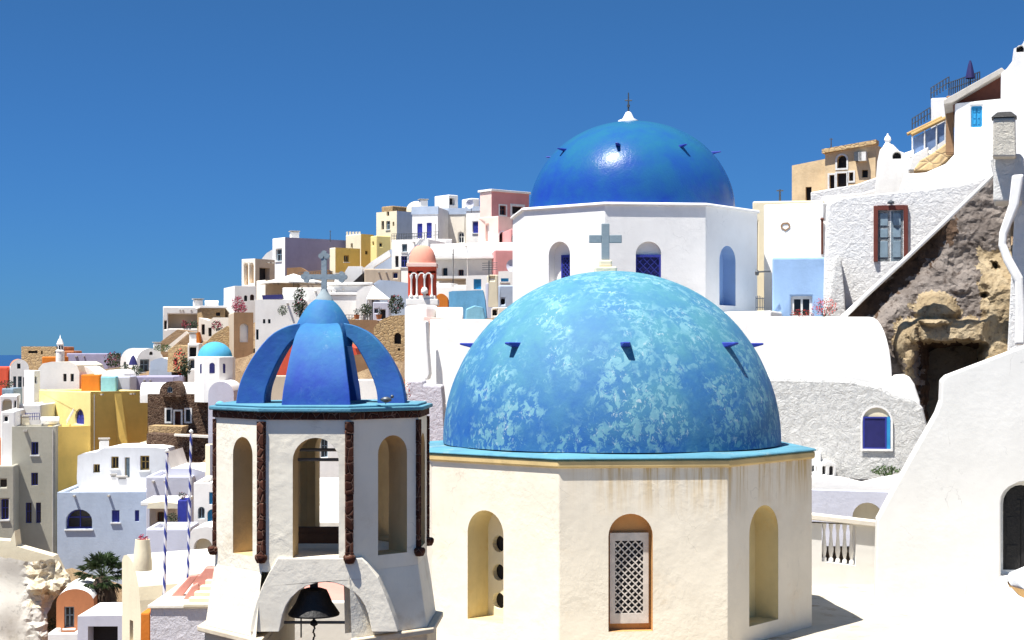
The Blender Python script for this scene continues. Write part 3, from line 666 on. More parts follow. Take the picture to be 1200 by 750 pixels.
bd = thing('pigeon', 'small dark bird perched on the edge of the bell tower roof slab', 'bird', ((452-CX)/F*20.9, 20.9, -.672))
m = MB(); m.lathe([(0, -.075), (.02, -.06), (.042, -.02), (.045, .02), (.03, .055), (.018, .075)], 10); m.v = [(z_+.0, y, x*.9+.06) for x, y, z_ in m.v]
m.lathe([(0, -.025), (.02, -.015), (.024, 0), (.018, .018), (0, .025)], 8, (.085, 0, .10)); m.mesh([(.105, -.006, .10), (.105, .006, .10), (.13, 0, .095)], [(0, 1, 2)])
m.mesh([(-.06, -.02, .07), (-.06, .02, .07), (-.15, .018, .045), (-.15, -.018, .045)], [(0, 1, 2, 3)]); m.bar((0, -.012, .03), (0, -.012, 0), .004); m.bar((0, .012, .03), (0, .012, 0), .004)
m.build('body', M['metal'], bd, smooth=True)
CTRL += [(TX, TD, -7), (TX-3, TD, -8), (2, 32, -5.6), (-2, 30, -5.8), (6, 30, -5.6), (2, 27, -5.7), (4, 53, .9), (0, 8, -9), (-8, 12, -10), (8, 8, -7)]
# ================================================================ right-hand slope
def patch(name, poly, dfun, step, mats, thick=2.5, matfun=None, smooth=False):
    import itertools
    def inside(x, y):
        c = False; n = len(poly)
        for i in range(n):
            x1, y1 = poly[i]; x2, y2 = poly[(i+1) % n]
            if (y1 > y) != (y2 > y) and x < (x2-x1)*(y-y1)/(y2-y1)+x1: c = not c
        return c
    rnd = random.Random(3); B = []
    for i in range(len(poly)):
        a, b = Vector(poly[i]), Vector(poly[(i+1) % len(poly)]); n = max(1, int((b-a).length/step))
        for k in range(n):
            p = a.lerp(b, k/n); B.append(p+Vector((rnd.uniform(-.3, .3), rnd.uniform(-.3, .3)))*step if k else p)
    xs = [p[0] for p in poly]; ys = [p[1] for p in poly]; pts = list(B); y = min(ys)
    while y < max(ys):
        x = min(xs)
        while x < max(xs):
            q = Vector((x+rnd.uniform(-.3, .3)*step, y+rnd.uniform(-.3, .3)*step))
            if inside(q.x, q.y) and min((q-b).length for b in B) > step*.6: pts.append(q)
            x += step
        y += step
    nb = len(B); res = delaunay_2d_cdt(pts, [(i, (i+1) % nb) for i in range(nb)], [list(range(nb))], 1, 1e-4)
    V, E, Fc = res[0], res[1], res[2]; n = len(V)
    front = [Wp(p.x, p.y, dfun(p.x, p.y)) for p in V]; back = [Wp(p.x, p.y, dfun(p.x, p.y)+thick) for p in V]
    from collections import Counter
    ec = Counter()
    for f in Fc:
        for i in range(len(f)): ec[tuple(sorted((f[i], f[(i+1) % len(f)])))] += 1
    bd = [e for e, c in ec.items() if c == 1]
    me = bpy.data.meshes.new(name); fs = [tuple(f) for f in Fc]+[tuple(n+i for i in f)[::-1] for f in Fc]+[(a, b, n+b, n+a) for a, b in bd]
    org = front[0].copy(); me.from_pydata([tuple(v-org) for v in front+back], [], fs)
    bm = bmesh.new(); bm.from_mesh(me); bmesh.ops.recalc_face_normals(bm, faces=bm.faces); bm.to_mesh(me); bm.free()
    for mt in mats: me.materials.append(mt)
    if matfun:
        for p, f in zip(me.polygons, fs):
            c = sum((Vector(V[i % n]) for i in f), Vector((0, 0)))/len(f); p.material_index = matfun(c.x, c.y)
    if smooth: me.polygons.foreach_set('use_smooth', [True]*len(me.polygons))
    o = bpy.data.objects.new(name, me); S.collection.objects.link(o); o.location = org
    return o
def ell(x, y, cx, cy, rx, ry): return max(0, 1-((x-cx)/rx)**2-((y-cy)/ry)**2)
def sstep(a, b, x): t = max(0, min(1, (x-a)/(b-a))); return t*t*(3-2*t)
def nz(x, y, s, k=0): return noise.fractal(Vector((x/s, y/s, k)), 1.0, 2.0, 5)
def rockd(x, y):
    d = 44.2+.006*(380-y)
    x += 5*noise.noise(Vector((y/12, x/30, 2))); y += 2*noise.noise(Vector((x/12, y/30, 6)))
    d += .16*nz(x, y, 40)+.055*nz(x, y, 7, 3)
    d -= .75*math.sqrt(ell(x, y, 1096, 362, 27, 20))
    d -= .75*sstep(1066, 1074, x)*sstep(1160, 1150, x)*sstep(372, 377, y)*sstep(404, 398, y)
    d -= .9*math.sqrt(ell(x, y, 1062, 402, 15, 28))+.5*math.sqrt(ell(x, y, 1066, 440, 10, 30))
    d += 1.0*sstep(1080, 1090, x)*sstep(1154, 1146, x)*sstep(398, 408, y)
    d -= .45*sstep(1148, 1158, x)*sstep(300, 340, y)
    d += .5*math.sqrt(ell(x, y, 1153, 347, 5, 4))+.5*math.sqrt(ell(x, y, 1166, 312, 4, 5))
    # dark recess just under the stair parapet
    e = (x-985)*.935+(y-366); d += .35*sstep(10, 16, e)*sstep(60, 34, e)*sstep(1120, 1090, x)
    return d
rk1 = rockmat('volcanic_rock', [(.14, .118, .105), (.225, .195, .175), (.07, .052, .043)], 1.3, .05)
rk2 = rockmat('ochre_rock', [(.30, .23, .14), (.38, .305, .20), (.15, .105, .065)], 1.6, .07)
rk3 = rockmat('shaded_rock', [(.065, .042, .03), (.11, .072, .05), (.03, .02, .014)], 1.1, .10)  # dark brown, shade of the cave and parapet put into the colour
def rmat(x, y):
    j = 7*nz(x, y, 11, 5); x += j; y += j*.7
    if ell(x, y, 1096, 362, 28, 21) > 0 or (1066 < x < 1156 and 372 < y < 402) or ell(x, y, 1062, 396, 16, 26) > 0 or (x > 1146 and y > 292) or (x > 1060 and x < 1072 and 390 < y < 450): return 1
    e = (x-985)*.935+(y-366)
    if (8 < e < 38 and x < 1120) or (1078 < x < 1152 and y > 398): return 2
    return 0
rk = patch('cliff_rock', [(980, 380), (992, 366), (1010, 350), (1060, 303), (1120, 247), (1165, 204), (1180, 210), (1180, 260), (1186, 300), (1192, 350), (1200, 400), (1170, 440), (1130, 490), (1095, 545), (1060, 520), (1036, 460), (1000, 420)], rockd, 2.6, [rk1, rk2, rk3], 3, rmat)
tag(rk, 'steep dark and ochre volcanic rock under the diagonal stair wall', kind='structure')
PR('long thin white parapet climbing diagonally along the top of the dark rock', [(982, 384), (985, 370), (1010, 347), (1060, 301), (1118, 246), (1166, 200), (1169, 203), (1121, 250), (1063, 305), (1013, 351), (992, 372), (988, 386)], 43.4, -2, .4, 'white', name='stair_parapet', cat='wall', ctrl=False, bevel=.04)
rub2 = rubble((.80, .79, .77), 3.8, .06, .3); M['rub2'] = rub2; M['rub3'] = rubble((.66, .65, .62), 3.4, .13, .6, (.25, .2, .15)); M['rubwhite'] = rubble((.74, .73, .70), 3.0, .10, .4)
r = PR('rough whitewashed rubble house with a grey-blue double door above the stair wall', [(964, 384), (966, 300), (968, 240), (985, 232), (1030, 227), (1080, 222), (1125, 216), (1165, 204), (1185, 250), (1185, 300), (1100, 384)], 47, -3, 5, 'rub2', [('R', 1024, 1063, 243, 306, 'gb', False, .3)][:0], bevel=.08, ctrl=False)
# door of that house
dr = MB(); fr_ = (1024-CX)/F*46.8, (1063-CX)/F*46.8; x0, x1 = fr_[0]-r.location.x, fr_[1]-r.location.x; z0_, z1_ = (HY-307)/F*46.8-r.location.z, (HY-242)/F*46.8-r.location.z
def frontbox(mb, a, b, c, e, y0, y1): mb.box(a, b, y0, y1, c, e)
m = MB(); frontbox(m, x0, x0+.12, z0_, z1_, -.10, .3); frontbox(m, x1-.12, x1, z0_, z1_, -.10, .3); frontbox(m, x0+.12, x1-.12, z1_-.13, z1_, -.10, .3); dfm = m.build('door_frame', paint((.14, .03, .02), .7), r, bevel=.01)
for s_ in (0, 1):
    a = x0+.12+(x1-x0-.24)*.5*s_; b = a+(x1-x0-.24)*.5-.012; m = MB(); m.box(a, b, .0, .05, z0_, z1_-.13)
    for c0, c1 in ((.08, .40), (.47, .64), (.70, .94)): m.box(a+.07, b-.07, -.02, .0, z0_+(z1_-.13-z0_)*c0, z0_+(z1_-.13-z0_)*c1)
    m.build('door', M['greyblue'], r, bevel=.008)
m = MB(); m.lathe([(0, .0), (.10, .02), (.10, .07), (0, .14)], 10, ((x0+x1)/2, -.16, z1_+.03)); m.box((x0+x1)/2-.03, (x0+x1)/2+.03, -.16, .0, z1_+.1, z1_+.14); m.build('lamp', M['metal'], r)
PR('narrow rough white buttress rising beside the pale-blue house and pink flowers', [(966, 384), (972, 345), (978, 305), (982, 298), (986, 305), (990, 345), (992, 384)], 46.2, 0, .8, 'rubwhite', name='buttress', cat='wall', ctrl=False)
# cream block, white block with a hole, pale-blue cottage
H('cream plastered building edge squeezed between the white church drum and white house', 880, 882, 966, 236, 380, 57, 4, 'cream', ops=[('R', 884, 888, 260, 318, 'yd')], wl=6, ctrl=False)
r = H('plain bright white house front with a small rough hole above the pale-blue cottage', 893, 895, 965, 240, 380, 53, -26, 'white', wl=3, ctrl=False)
m = MB(); cx_, cz_ = (920-CX)/F*53.2-r.location.x, (HY-267)/F*53.2-r.location.z
rnd = random.Random(5); P = [(cx_+(.155+rnd.uniform(-.02, .03))*math.cos(k*.524), cz_+(.13+rnd.uniform(-.02, .03))*math.sin(k*.524)) for k in range(12)]
m.panel((0, -.02, 0), (1, 0, 0), (0, -1, 0), [(a, b) for a, b in P], [[(cx_+(a-cx_)*.7, cz_+(b-cz_)*.65) for a, b in P]], .06); m.panel((0, .03, 0), (1, 0, 0), (0, -1, 0), [(cx_+(a-cx_)*.7, cz_+(b-cz_)*.65) for a, b in P]); m.build('wall_hole', M['brown'], r)
r = H('pale-blue cottage with a two-pane window above red geraniums', 901, 905, 968, 302, 376, 48.5, 3, 'blue', ops=[('R', 927, 952, 347, 373, 'g', False, .14)], wl=3, ctrl=False)
PR('low white wall with a dark downpipe beside the white house', [(962, 300), (962, 262), (968, 258), (972, 262), (972, 300)], 47.6, 0, .5, 'white', name='downpipe_wall', cat='wall', ctrl=False)
pp = thing('downpipe', 'thin dark-red downpipe on the white wall above the pale-blue cottage', 'pipe', tuple(Wp(963.5, 298, 47.5))); m = MB(); m.bar((0, 0, 0), (0, 0, 1.05), .035); m.lathe([(.05, 0), (.06, .04), (.035, .08)], 8, (0, 0, 1.02)); m.build('pipe', M['wood'], pp)
sp = thing('lamp_bracket', 'dark bracket lamp sticking out left of the pale-blue cottage', 'lamp', tuple(Wp(903, 318, 48.2))); m = MB(); m.bar((0, 0, 0), (-.42, -.05, -.02), .025); m.build('arm', M['metal'], sp); m = MB(); m.lathe([(0, -.12), (.05, -.10), (.07, 0), (.02, .08), (0, .1)], 10, (-.42, -.05, -.02)); m.build('lamp_head', M['metal'], sp)
bs = PR('narrow blue cloth-like shutter hanging at the left corner of the pale-blue cottage', archpts(899, 903, 312, 346, 315)[::-1], 48.3, 0, .05, 'blue', name='shutter_panel', cat='shutter', ctrl=False) if 0 else None
g = thing('iron_gate', 'dark iron railing gate at the foot of the cream building edge', 'gate', tuple(Wp(886, 363, 50)))
m = MB()
for i in range(6): m.bar((i*.055, i*.03, 0), (i*.055, i*.03, .42+.03*math.sin(i)), .012)
m.bar((0, 0, .08), (.28, .15, .08), .012); m.bar((0, 0, .36), (.28, .15, .36), .012); m.build('railing', M['metal'], g)
# flowers
def plant(label, px, py, d, w_, h_, leaf, n, s, bloom=None, nb=0, cat='plant', name='flowering_plant', group=None, seed=1, pot=None):
    base_ = Wp(px, py, d); r = thing(name, label, cat, tuple(base_), 0, group)
    if pot:
        m = MB(); m.lathe([(0, 0), (pot*.7, 0), (pot, pot*1.3), (pot*1.08, pot*1.5), (pot*.9, pot*1.5), (0, pot*1.35)], 12); m.build('pot', M['terracotta'], r, smooth=35); z0 = pot*1.4
    else: z0 = 0
    m = MB(); clump(m, (0, 0, z0+h_/2), w_/2, w_/2.4, h_/2, int(n*2.6), s*.62, seed)
    for k in range(5): m.bar((0, 0, z0-.02), (w_*.25*math.cos(k*1.3), w_*.2*math.sin(k*1.3), z0+h_*.6), .008+s*.1, .004, 5)
    m.build('foliage', M[leaf], r, merge=False)
    if bloom: m = MB(); clump(m, (0, -w_*.06, z0+h_*.55), w_/2*1.02, w_/2.2, h_/2, int(nb*1.8), s*.55, seed+4); m.build('blossom', M[bloom], r, merge=False)
    return r
plant('coral-red geranium bush beside the window of the pale-blue cottage', 966, 372, 45.6, .75, .55, 'leafdark', 60, .045, 'bloomred', 220, seed=3)
plant('red geraniums in the window box of the pale-blue cottage', 940, 374, 47.6, .75, .30, 'leafdark', 70, .04, 'bloomred', 120, seed=8)
# white blocks at the foot of the upper church
PR('white terrace block under the upper church drum, right of the flaking dome', [(830, 460), (830, 366), (904, 364), (906, 460)], 47.5, -20, 4, 'white', name='terrace_block', cat='terrace', ctrl=False)
def barrel(label, pxl, pxr, ys, yt, yb, d, phi, mat, name='vaulted_roof', cat='vault', ext=0, n=18, ctrl=False, sq=1.0):
    fr = Fr(pxl, d, phi); L = fr.u('R', pxr); zs = (HY-ys)/F*d; zb = (HY-yb)/F*d-ext; rad = ((HY-yt)/F*d-zs); rad = ((HY-yt)/F*(d+rad*sq)-zs)
    r = thing(name, label, cat, (fr.X, fr.Y, zb), fr.phi); m = MB(); h = zs-zb
    P = [(0, 0)]+[(rad*sq-rad*sq*math.cos(math.pi*k/n), h+rad*math.sin(math.pi*k/n)) for k in range(n+1)]+[(2*rad*sq, 0)]
    k = len(P); m.mesh([(0, a, b) for a, b in P]+[(L, a, b) for a, b in P], [(i, (i+1) % k, k+(i+1) % k, k+i) for i in range(k)]+[tuple(range(k))[::-1], tuple(range(k, 2*k))])
    m.build('vault', M[mat], r, smooth=30, bevel=.05 if d < 80 else 0)
    if ctrl: CTRL.append((fr.X+L/2, fr.Y+rad, zb+.5))
    return r
barrel('smooth white barrel vault above the rubble wall, beside the dark rock', 900, 1046, 446, 371, 560, 41.2, 6, 'white')
PR('small smooth white rounded shoulder between the barrel vault and the dark rock', [(1030, 500)]+[(1045, 441), (1058, 440), (1066, 443), (1072, 452), (1078, 470)]+[(1082, 500)], 41.0, 0, 3, 'white', name='vault_shoulder', cat='vault', ctrl=False)
r = PR('rough whitewashed rubble wall with a small blue lattice window below the barrel vault', [(890, 566), (890, 442), (930, 443), (1000, 445), (1030, 452), (1052, 463), (1072, 468), (1082, 478), (1087, 500), (1088, 566)], 40.2, 0, 1.4, 'rubwhite', [('R', 1010, 1040, 478, 524, 'n_', True, .25)][:0], bevel=.10, name='rubble_wall', cat='wall', ctrl=False)
a0, a1 = (1009-CX)/F*40.1-r.location.x, (1041-CX)/F*40.1-r.location.x; c0, c1 = (HY-525)/F*40.1-r.location.z, (HY-477)/F*40.1-r.location.z
hole = arch(a0, a1, c0, c1); m = MB(); m.panel((0, -.05, 0), (1, 0, 0), (0, -1, 0), arch(a0-.05, a1+.05, c0-.05, c1+.05), [hole], .04); m.build('window_surround', M['white'], r, bevel=.01)
m = MB(); m.panel((0, -.012, 0), (1, 0, 0), (0, -1, 0), hole); m.build('tympanum', M['cream'], r)
m = MB(); top = c0+(c1-c0)*.78; m.panel((0, -.04, 0), (1, 0, 0), (0, -1, 0), rect(a0+.01, a1-.1, c0, top), [rect(a0+.05, a1-.14, c0+.04, top-.04)], .02); wf = m.build('window_frame', M['royal'], r)
m = MB(); m.box(a0+.05, a1-.14, -.025, -.02, c0+.04, top-.04); m.build('pane', M['deepblue'], wf)
m = MB(); m.box(a1-.1, a1-.01, -.035, -.02, c0, top); m.build('side_board', M['turq'], wf)
# small terrace behind the balustrade
PR('white parapet with a smooth scalloped coping behind the balustrade', [(930, 640), (930, 557), (985, 560), (1010, 566), (1035, 560), (1062, 556), (1066, 600), (1066, 640)], 39.2, 0, .5, 'white', name='coping_wall', cat='wall', ctrl=False)
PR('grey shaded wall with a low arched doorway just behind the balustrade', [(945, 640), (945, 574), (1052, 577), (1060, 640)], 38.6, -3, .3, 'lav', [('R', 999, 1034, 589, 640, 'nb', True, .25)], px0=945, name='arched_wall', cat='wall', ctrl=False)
PR('tiny white chimney like a dovecote with two arched openings, left of the rubble wall', [(962, 558), (962, 544), (971, 540), (980, 544), (980, 558)], 39.6, 15, .3, 'white', [('R', 964, 968, 546, 556, 'o', True, .08), ('R', 972, 977, 546, 557, 'o', True, .08)], name='chimney', cat='chimney', ctrl=False, bevel=.02)
H('low white house corner with two small dark windows right of the flaking dome', 925, 928, 962, 530, 562, 39.9, 5, 'white2', ops=[('R', 949, 954, 546, 553, 'k'), ('R', 957, 961, 547, 553, 'k')], wl=2, ctrl=False)
plant('little green and yellow agave growing on the parapet under the blue lattice window', 1038, 558, 39.4, .7, .28, 'leaf', 60, .07, seed=2, name='agave', cat='plant')
# big right-hand white building with arched door, and the balustrade wall
bw = plaster((.73, .715, .68), .08, .008, 7, .15, (.64, .60, .54), crack=.5); M['bw'] = bw
r = PR('large smooth white building with a dark arched doorway at the right edge', [(1026, 740), (1026, 680), (1028, 610), (1054, 562), (1080, 516), (1098, 484), (1103, 470), (1104, 446), (1110, 440), (1150, 425), (1200, 406), (1330, 360), (1330, 740)], 34, -10, .7, 'bw', [('R', 1173, 1226, 565, 676, 'dd', True, .45)], px0=1026, ctrl=False, bevel=.03)
hd = [(948, 720), (948, 601), (953, 601), (1030, 611), (1034, 720)]
BD = 36.3
r = thing('balustrade', 'cream terrace balustrade with turned balusters between the big chapel and the white building', 'balustrade', (0, 36, 0))
fr = Fr(950, BD, 0); r.location = (fr.X, BD, (HY-700)/F*BD); zb = r.location.z
def q2(x, y): return ((x-CX)/F*BD-fr.X, (HY-y)/F*BD-zb)
m = MB(); outl = [q2(*p) for p in [(930, 700), (930, 612), (1032, 616), (1034, 700)]]; ho = [q2(*p) for p in [(963, 658), (1003, 663), (1003, 616), (963, 613)]]

def slabq(p):
    n = len(p); m.mesh([(a, 0, b) for a, b in p]+[(a, .3, b) for a, b in p], [(i, (i+1) % n, n+(i+1) % n, n+i) for i in range(n)]+[tuple(range(n))[::-1], tuple(range(n, 2*n))])
slabq([outl[0], outl[3], (ho[1][0], ho[1][1]), (ho[0][0], ho[0][1])]); slabq([outl[0], ho[0], ho[3], outl[1]]); slabq([ho[1], outl[3], outl[2], ho[2]]); slabq([ho[3], ho[2], outl[2], outl[1]])
m.build('wall', M['bw'], r, merge=False)
m = MB(); A, B = q2(932, 600), q2(1030, 611); m.mesh([(A[0], -.12, A[1]), (B[0], -.12, B[1]), (B[0], .38, B[1]), (A[0], .38, A[1]), (A[0], -.12, A[1]-.13), (B[0], -.12, B[1]-.13), (B[0], .38, B[1]-.13), (A[0], .38, A[1]-.13)], [(0, 1, 2, 3), (4, 5, 6, 7), (0, 1, 5, 4), (1, 2, 6, 5), (2, 3, 7, 6), (3, 0, 4, 7)]); m.build('handrail', M['warm'], r, bevel=.02)
for i in range(5):
    x, zb0 = q2(967+8*i, 658+i*1.0); x, zt0 = q2(967+8*i, 614+i*.4); hh = zt0-zb0; m = MB()
    m.lathe([(.055, 0), (.055, .08*hh), (.03, .12*hh), (.045, .2*hh), (.062, .32*hh), (.045, .5*hh), (.028, .75*hh), (.035, .84*hh), (.05, .9*hh), (.05, hh)], 14, (x, .12, zb0)); m.build('baluster', M['white'], r, smooth=35)
# upper right: mansion, gable, terraces
M['mansion'] = M['mansionwall']
r = PR('tan stone mansion with arched window and white door frames on the skyline', [(966, 250), (967, 180), (1026, 169), (1026, 250)], 108, -25, 9, 'mansion',
   [('R', 981, 992, 182, 197, 'o+', True, .4), ('R', 972, 978, 205, 221, 'od+', False, .3), ('R', 981, 992, 203, 219, 'od+', False, .3), ('R', 995, 1000, 202, 212, 'o+', False, .3), ('R', 1010, 1017, 199, 208, 'o', False, .3)], px0=966, ctrl=False)
m = MB(); L_ = Fr(966, 108, -25).u('R', 1026); m.box(-.1, L_+.1, -.35, .0, 0, .3); q = m.v
fr = Fr(966, 108, -25); zz0, zz1 = fr.z('R', 967, 180)-r.location.z, fr.z('R', 1026, 169)-r.location.z
m = MB(); m.mesh([(-.1, -.3, zz0), (L_+.1, -.3, zz1), (L_+.1, .6, zz1), (-.1, .6, zz0), (-.1, -.3, zz0+.28), (L_+.1, -.3, zz1+.28), (L_+.1, .6, zz1+.28), (-.1, .6, zz0+.28)], [(0, 1, 2, 3), (4, 5, 6, 7), (0, 1, 5, 4), (1, 2, 6, 5), (2, 3, 7, 6), (3, 0, 4, 7)]); m.build('cornice', M['tanstone'], r)
for px, py in ((1012, 184), (1007, 184)):
    m = MB(); u = fr.u('R', px); zc = fr.z('R', px, py)-r.location.z; m.box(u-.25, u+.25, -.45, 0, zc-.3, zc+.3); m.build('air_conditioner', M['framewhite'] if px > 1010 else M['metal'], r)
PR('lower tan stone wing with a dark doorway, left end of the mansion', [(928, 262), (928, 194), (968, 186), (968, 262)], 110, -25, 8, 'mansion', [('R', 944, 951, 219, 236, 'od', False, .3), ('R', 960, 970, 218, 222, 'o', False, .3)][:1], px0=928, cat='house', ctrl=False)
PR('white garden wall running below the tan mansion', [(900, 300), (952, 300), (950, 225), (975, 221), (1004, 216), (1035, 205), (1060, 215), (1060, 300)][1:], 70, -5, 2, 'rub2', px0=952, name='garden_wall', cat='wall', ctrl=False)
PR('white stepped roof block between the plain white house and the garden wall', [(925, 300), (925, 238), (960, 238), (964, 230), (1010, 226), (1055, 214), (1060, 300)], 62, 0, 3, 'white', name='roof_block', cat='house', ctrl=False)
r = PR('white bell gable with a pointed finial on the skyline right of the mansion', [(1024, 240), (1028, 190), (1031, 176), (1036, 170), (1046, 169), (1054, 177), (1062, 180), (1068, 186), (1070, 240)], 58, -6, 1.4, 'white', [('R', 1046, 1056, 178, 186, 'o', True, .3)], name='bell_gable', cat='gable', ctrl=False)
fr = Fr(1024, 58, -6); m = MB(); u = fr.u('R', 1040); z_ = fr.z('R', 1040, 171)-r.location.z; m.lathe([(.2, 0), (.12, .12), (.08, .2), (.13, .28), (.10, .38), (.04, .44), (.03, .5), (0, .52)], 14, (u, .5, z_)); m.build('finial', M['white'], r, smooth=35)
def parasol(label, px, py, d, rad, h_, mat, closed=False, n=8, valance=.15, group=None, name='parasol', drop=None):
    b = Wp(px, py, d); r = thing(name, label, 'parasol', tuple(b), 0, group); m = MB(); m.bar((0, 0, 0), (0, 0, h_), .03, n=8); m.build('pole', M['metal'], r)
    drop = rad*.35 if drop is None else drop
    m = MB()
    if closed: m.lathe([(rad, h_*.35), (rad*.8, h_*.55), (rad*.45, h_*.85), (.03, h_)], n)
    else:
        T = (0, 0, h_); rim = [(rad*math.cos(2*math.pi*k/n), rad*math.sin(2*math.pi*k/n), h_-drop) for k in range(n)]
        K = 8
        for k in range(n):
            a, c = Vector(rim[k]), Vector(rim[(k+1) % n]); prev = None
            for i in range(K+1):
                t = i/K; row = []
                for j in range(5):
                    s = j/4; e = a.lerp(c, s); p = Vector(T).lerp(e, t); p.z -= .10*rad*math.sin(math.pi*t)*(.3+.7*math.sin(math.pi*s))*.6; p.x *= 1-.05*math.sin(math.pi*s)*t; p.y *= 1-.05*math.sin(math.pi*s)*t; row.append(p)
                if prev:
                    for j in range(4): m.face([prev[j], prev[j+1], row[j+1], row[j]])
                prev = row
            for j in range(4):
                z1_, z2_ = (valance*(1-.25*math.sin(math.pi*q/4)) for q in (j, j+1)); m.face([prev[j], prev[j+1], prev[j+1]-Vector((0, 0, z2_)), prev[j]-Vector((0, 0, z1_))])
    m.build('canopy', M[mat], r, smooth=35)
    if not closed:
        m = MB()
        for k in range(n): m.bar((0, 0, h_-.10-.12*rad), (rim[k][0]*.96, rim[k][1]*.96, rim[k][2]-.04), .012, n=5)
        m.build('ribs', M['metal'], r)
    return r
PR('sweeping low white wall curving up to the blue-windowed house', [(1046, 262), (1050, 235), (1060, 204), (1085, 202), (1108, 192), (1125, 174), (1140, 172), (1140, 262)], 54, 0, 1.0, 'white2', name='curved_wall', cat='wall', ctrl=False)
parasol('open cream parasol on the white terrace under the top right house', 1078, 208, 60, 1.0, 1.15, 'cloth', drop=.35)
r = PR('white house with turquoise shutters under a brown slanted roof at top right', [(1105, 250), (1118, 182), (1119, 121), (1178, 115), (1185, 250)], 52, -4, 6, 'white2', [('R', 1138, 1151, 124, 149, 'c', False, .12), ('R', 1146, 1158, 197, 208, 'c', False, .12)], px0=1105, ctrl=False)
PR('brown timber slanted roof over the white house with turquoise shutters', [(1112, 124), (1114, 116), (1172, 83), (1176, 88), (1176, 116), (1150, 119)], 52.5, -4, 5, 'wood', px0=1112, name='timber_roof', cat='roof', ctrl=False)
PR('pale slanted roof edge board topping the brown timber roof', [(1106, 122), (1106, 117), (1174, 79), (1178, 83), (1116, 120)], 51.9, -4, 6, 'concrete', px0=1106, name='roof_edge', cat='roof', ctrl=False, bevel=.02)
PR('white rubble lower front of the turquoise-shuttered house above the rock', [(1094, 262), (1108, 215), (1124, 186), (1166, 180), (1172, 220), (1160, 262)], 50.2, -4, 1.2, 'rub2', px0=1094, name='retaining_wall', cat='wall', ctrl=False)
PR('white sloped retaining wall with rounded coping above the stair parapet', [(1040, 300), (1065, 268), (1078, 232), (1092, 214), (1125, 210), (1165, 206), (1168, 215), (1130, 262), (1100, 300)], 48.6, -3, 1.0, 'white', px0=1040, name='retaining_wall', cat='wall', ctrl=False)
H('white upper storey with roof terrace left of the brown timber roof', 1089, 1091, 1112, 115, 160, 58, 0, 'white2', wl=4, ctrl=False)
PR('red-brown corner post of the terraced house beside the timber roof', [(1108, 180), (1109, 112), (1117, 112), (1118, 180)], 54, 0, .5, 'brown', name='corner_pillar', cat='pillar', ctrl=False)
def railing(label, p0, p1, d0, d1, hpx, n, mat='metal', name='railing', cat='railing', bars=2):
    A, B = Wp(p0[0], p0[1], d0), Wp(p1[0], p1[1], d1); hh = hpx/F*d0; r = thing(name, label, cat, tuple(A)); m = MB(); V = B-A
    for i in range(n+1): m.bar(V*(i/n), V*(i/n)+Vector((0, 0, hh)), .022, n=5)
    for j in range(bars): z = hh*(1-j/bars); m.bar((0, 0, z), V+Vector((0, 0, z)), .02, n=5)
    m.build('bars', M[mat], r); return r
railing('iron railing round the topmost roof terrace below the furled blue parasol', (1112, 112), (1148, 100), 58, 55, 15, 14)
railing('railing along the sloping edge of the top roof terrace, left part', (1091, 116), (1112, 103), 58.5, 58, 13, 6)
railing('railing of the lower balcony on the glazed terrace', (1069, 152), (1090, 139), 58.5, 58, 13, 6)
r = thing('pergola', 'bamboo-edged pergola with glass screens over the lower balcony', 'pergola', tuple(Wp(1068, 182, 57)))
m = MB(); A = Vector((0, 0, (182-158)/F*57)); B = Vector(((1109-1068)/F*57, 0, (182-138)/F*57)); m.bar(A, B, .07); m.bar(A+Vector((0, .6, .1)), B+Vector((0, .6, .1)), .06); m.build('beam', plaster((.5, .33, .14), .3), r)
for t in (0.03, .38, .72, .97):
    m = MB(); p = A.lerp(B, t); m.bar((p.x, 0, -.3), p, .03); m.build('post', M['framewhite'], r)
m = MB(); m.mesh([(A.x+.1, .05, -.2), (B.x, .05, .6), (B.x, .05, B.z-.1), (A.x+.1, .05, A.z-.1)], [(0, 1, 2, 3)]); m.build('screen', paint((.20, .30, .50), .2), r)
PR('flight of rough tan steps dropping left from the corner post', [(1070, 200), (1078, 188), (1092, 180), (1108, 168), (1120, 165), (1118, 182), (1096, 200)], 55, 0, 1, 'tanstone', name='stone_steps', cat='steps', ctrl=False)
PR('low white wall under the pergola of the glazed terrace', [(1064, 200), (1069, 182), (1088, 172), (1090, 200)], 56.5, 0, 1, 'white2', name='terrace_wall', cat='wall', ctrl=False)
parasol('furled blue parasol standing on the topmost roof terrace', 1137, 103, 55, .17, .95, 'purple', True)
PR('tall bright white building with a stepped gable at the top right corner', [(1168, 260), (1172, 178), (1173, 86), (1180, 80), (1186, 72), (1188, 57), (1198, 52), (1204, 40), (1260, 30), (1260, 260)], 46, 0, 6, 'white', [('R', 1191, 1200, 53, 61, 'o', True, .2)], px0=1168, ctrl=False)
M['rubch'] = rubble((.62, .58, .50), 3.5, .08, .4)
r = PR('square rubble chimney with a black cap in front of the tall white building', [(1163, 184), (1164, 138), (1190, 137), (1191, 184)], 41, 8, .55, 'rubch', px0=1163, name='chimney', cat='chimney', ctrl=False)
m = MB(); m.mesh([(-.04, -.06, 1.04), (.62, -.06, 1.04), (.62, .6, 1.04), (-.04, .6, 1.04), (.12, .12, 1.20), (.46, .12, 1.20), (.46, .4, 1.20), (.12, .4, 1.20)], [(0, 1, 2, 3), (4, 5, 6, 7), (0, 1, 5, 4), (1, 2, 6, 5), (2, 3, 7, 6), (3, 0, 4, 7)]); m.build('cap', M['black'], r, bevel=.03)
PR('white shelf and rough pillar under the rubble chimney at the cliff top', [(1164, 236), (1164, 205), (1160, 186), (1166, 181), (1196, 180), (1200, 186), (1198, 236)], 41.6, 3, 1.5, 'rubwhite', px0=1160, name='pillar', cat='pillar', ctrl=False)
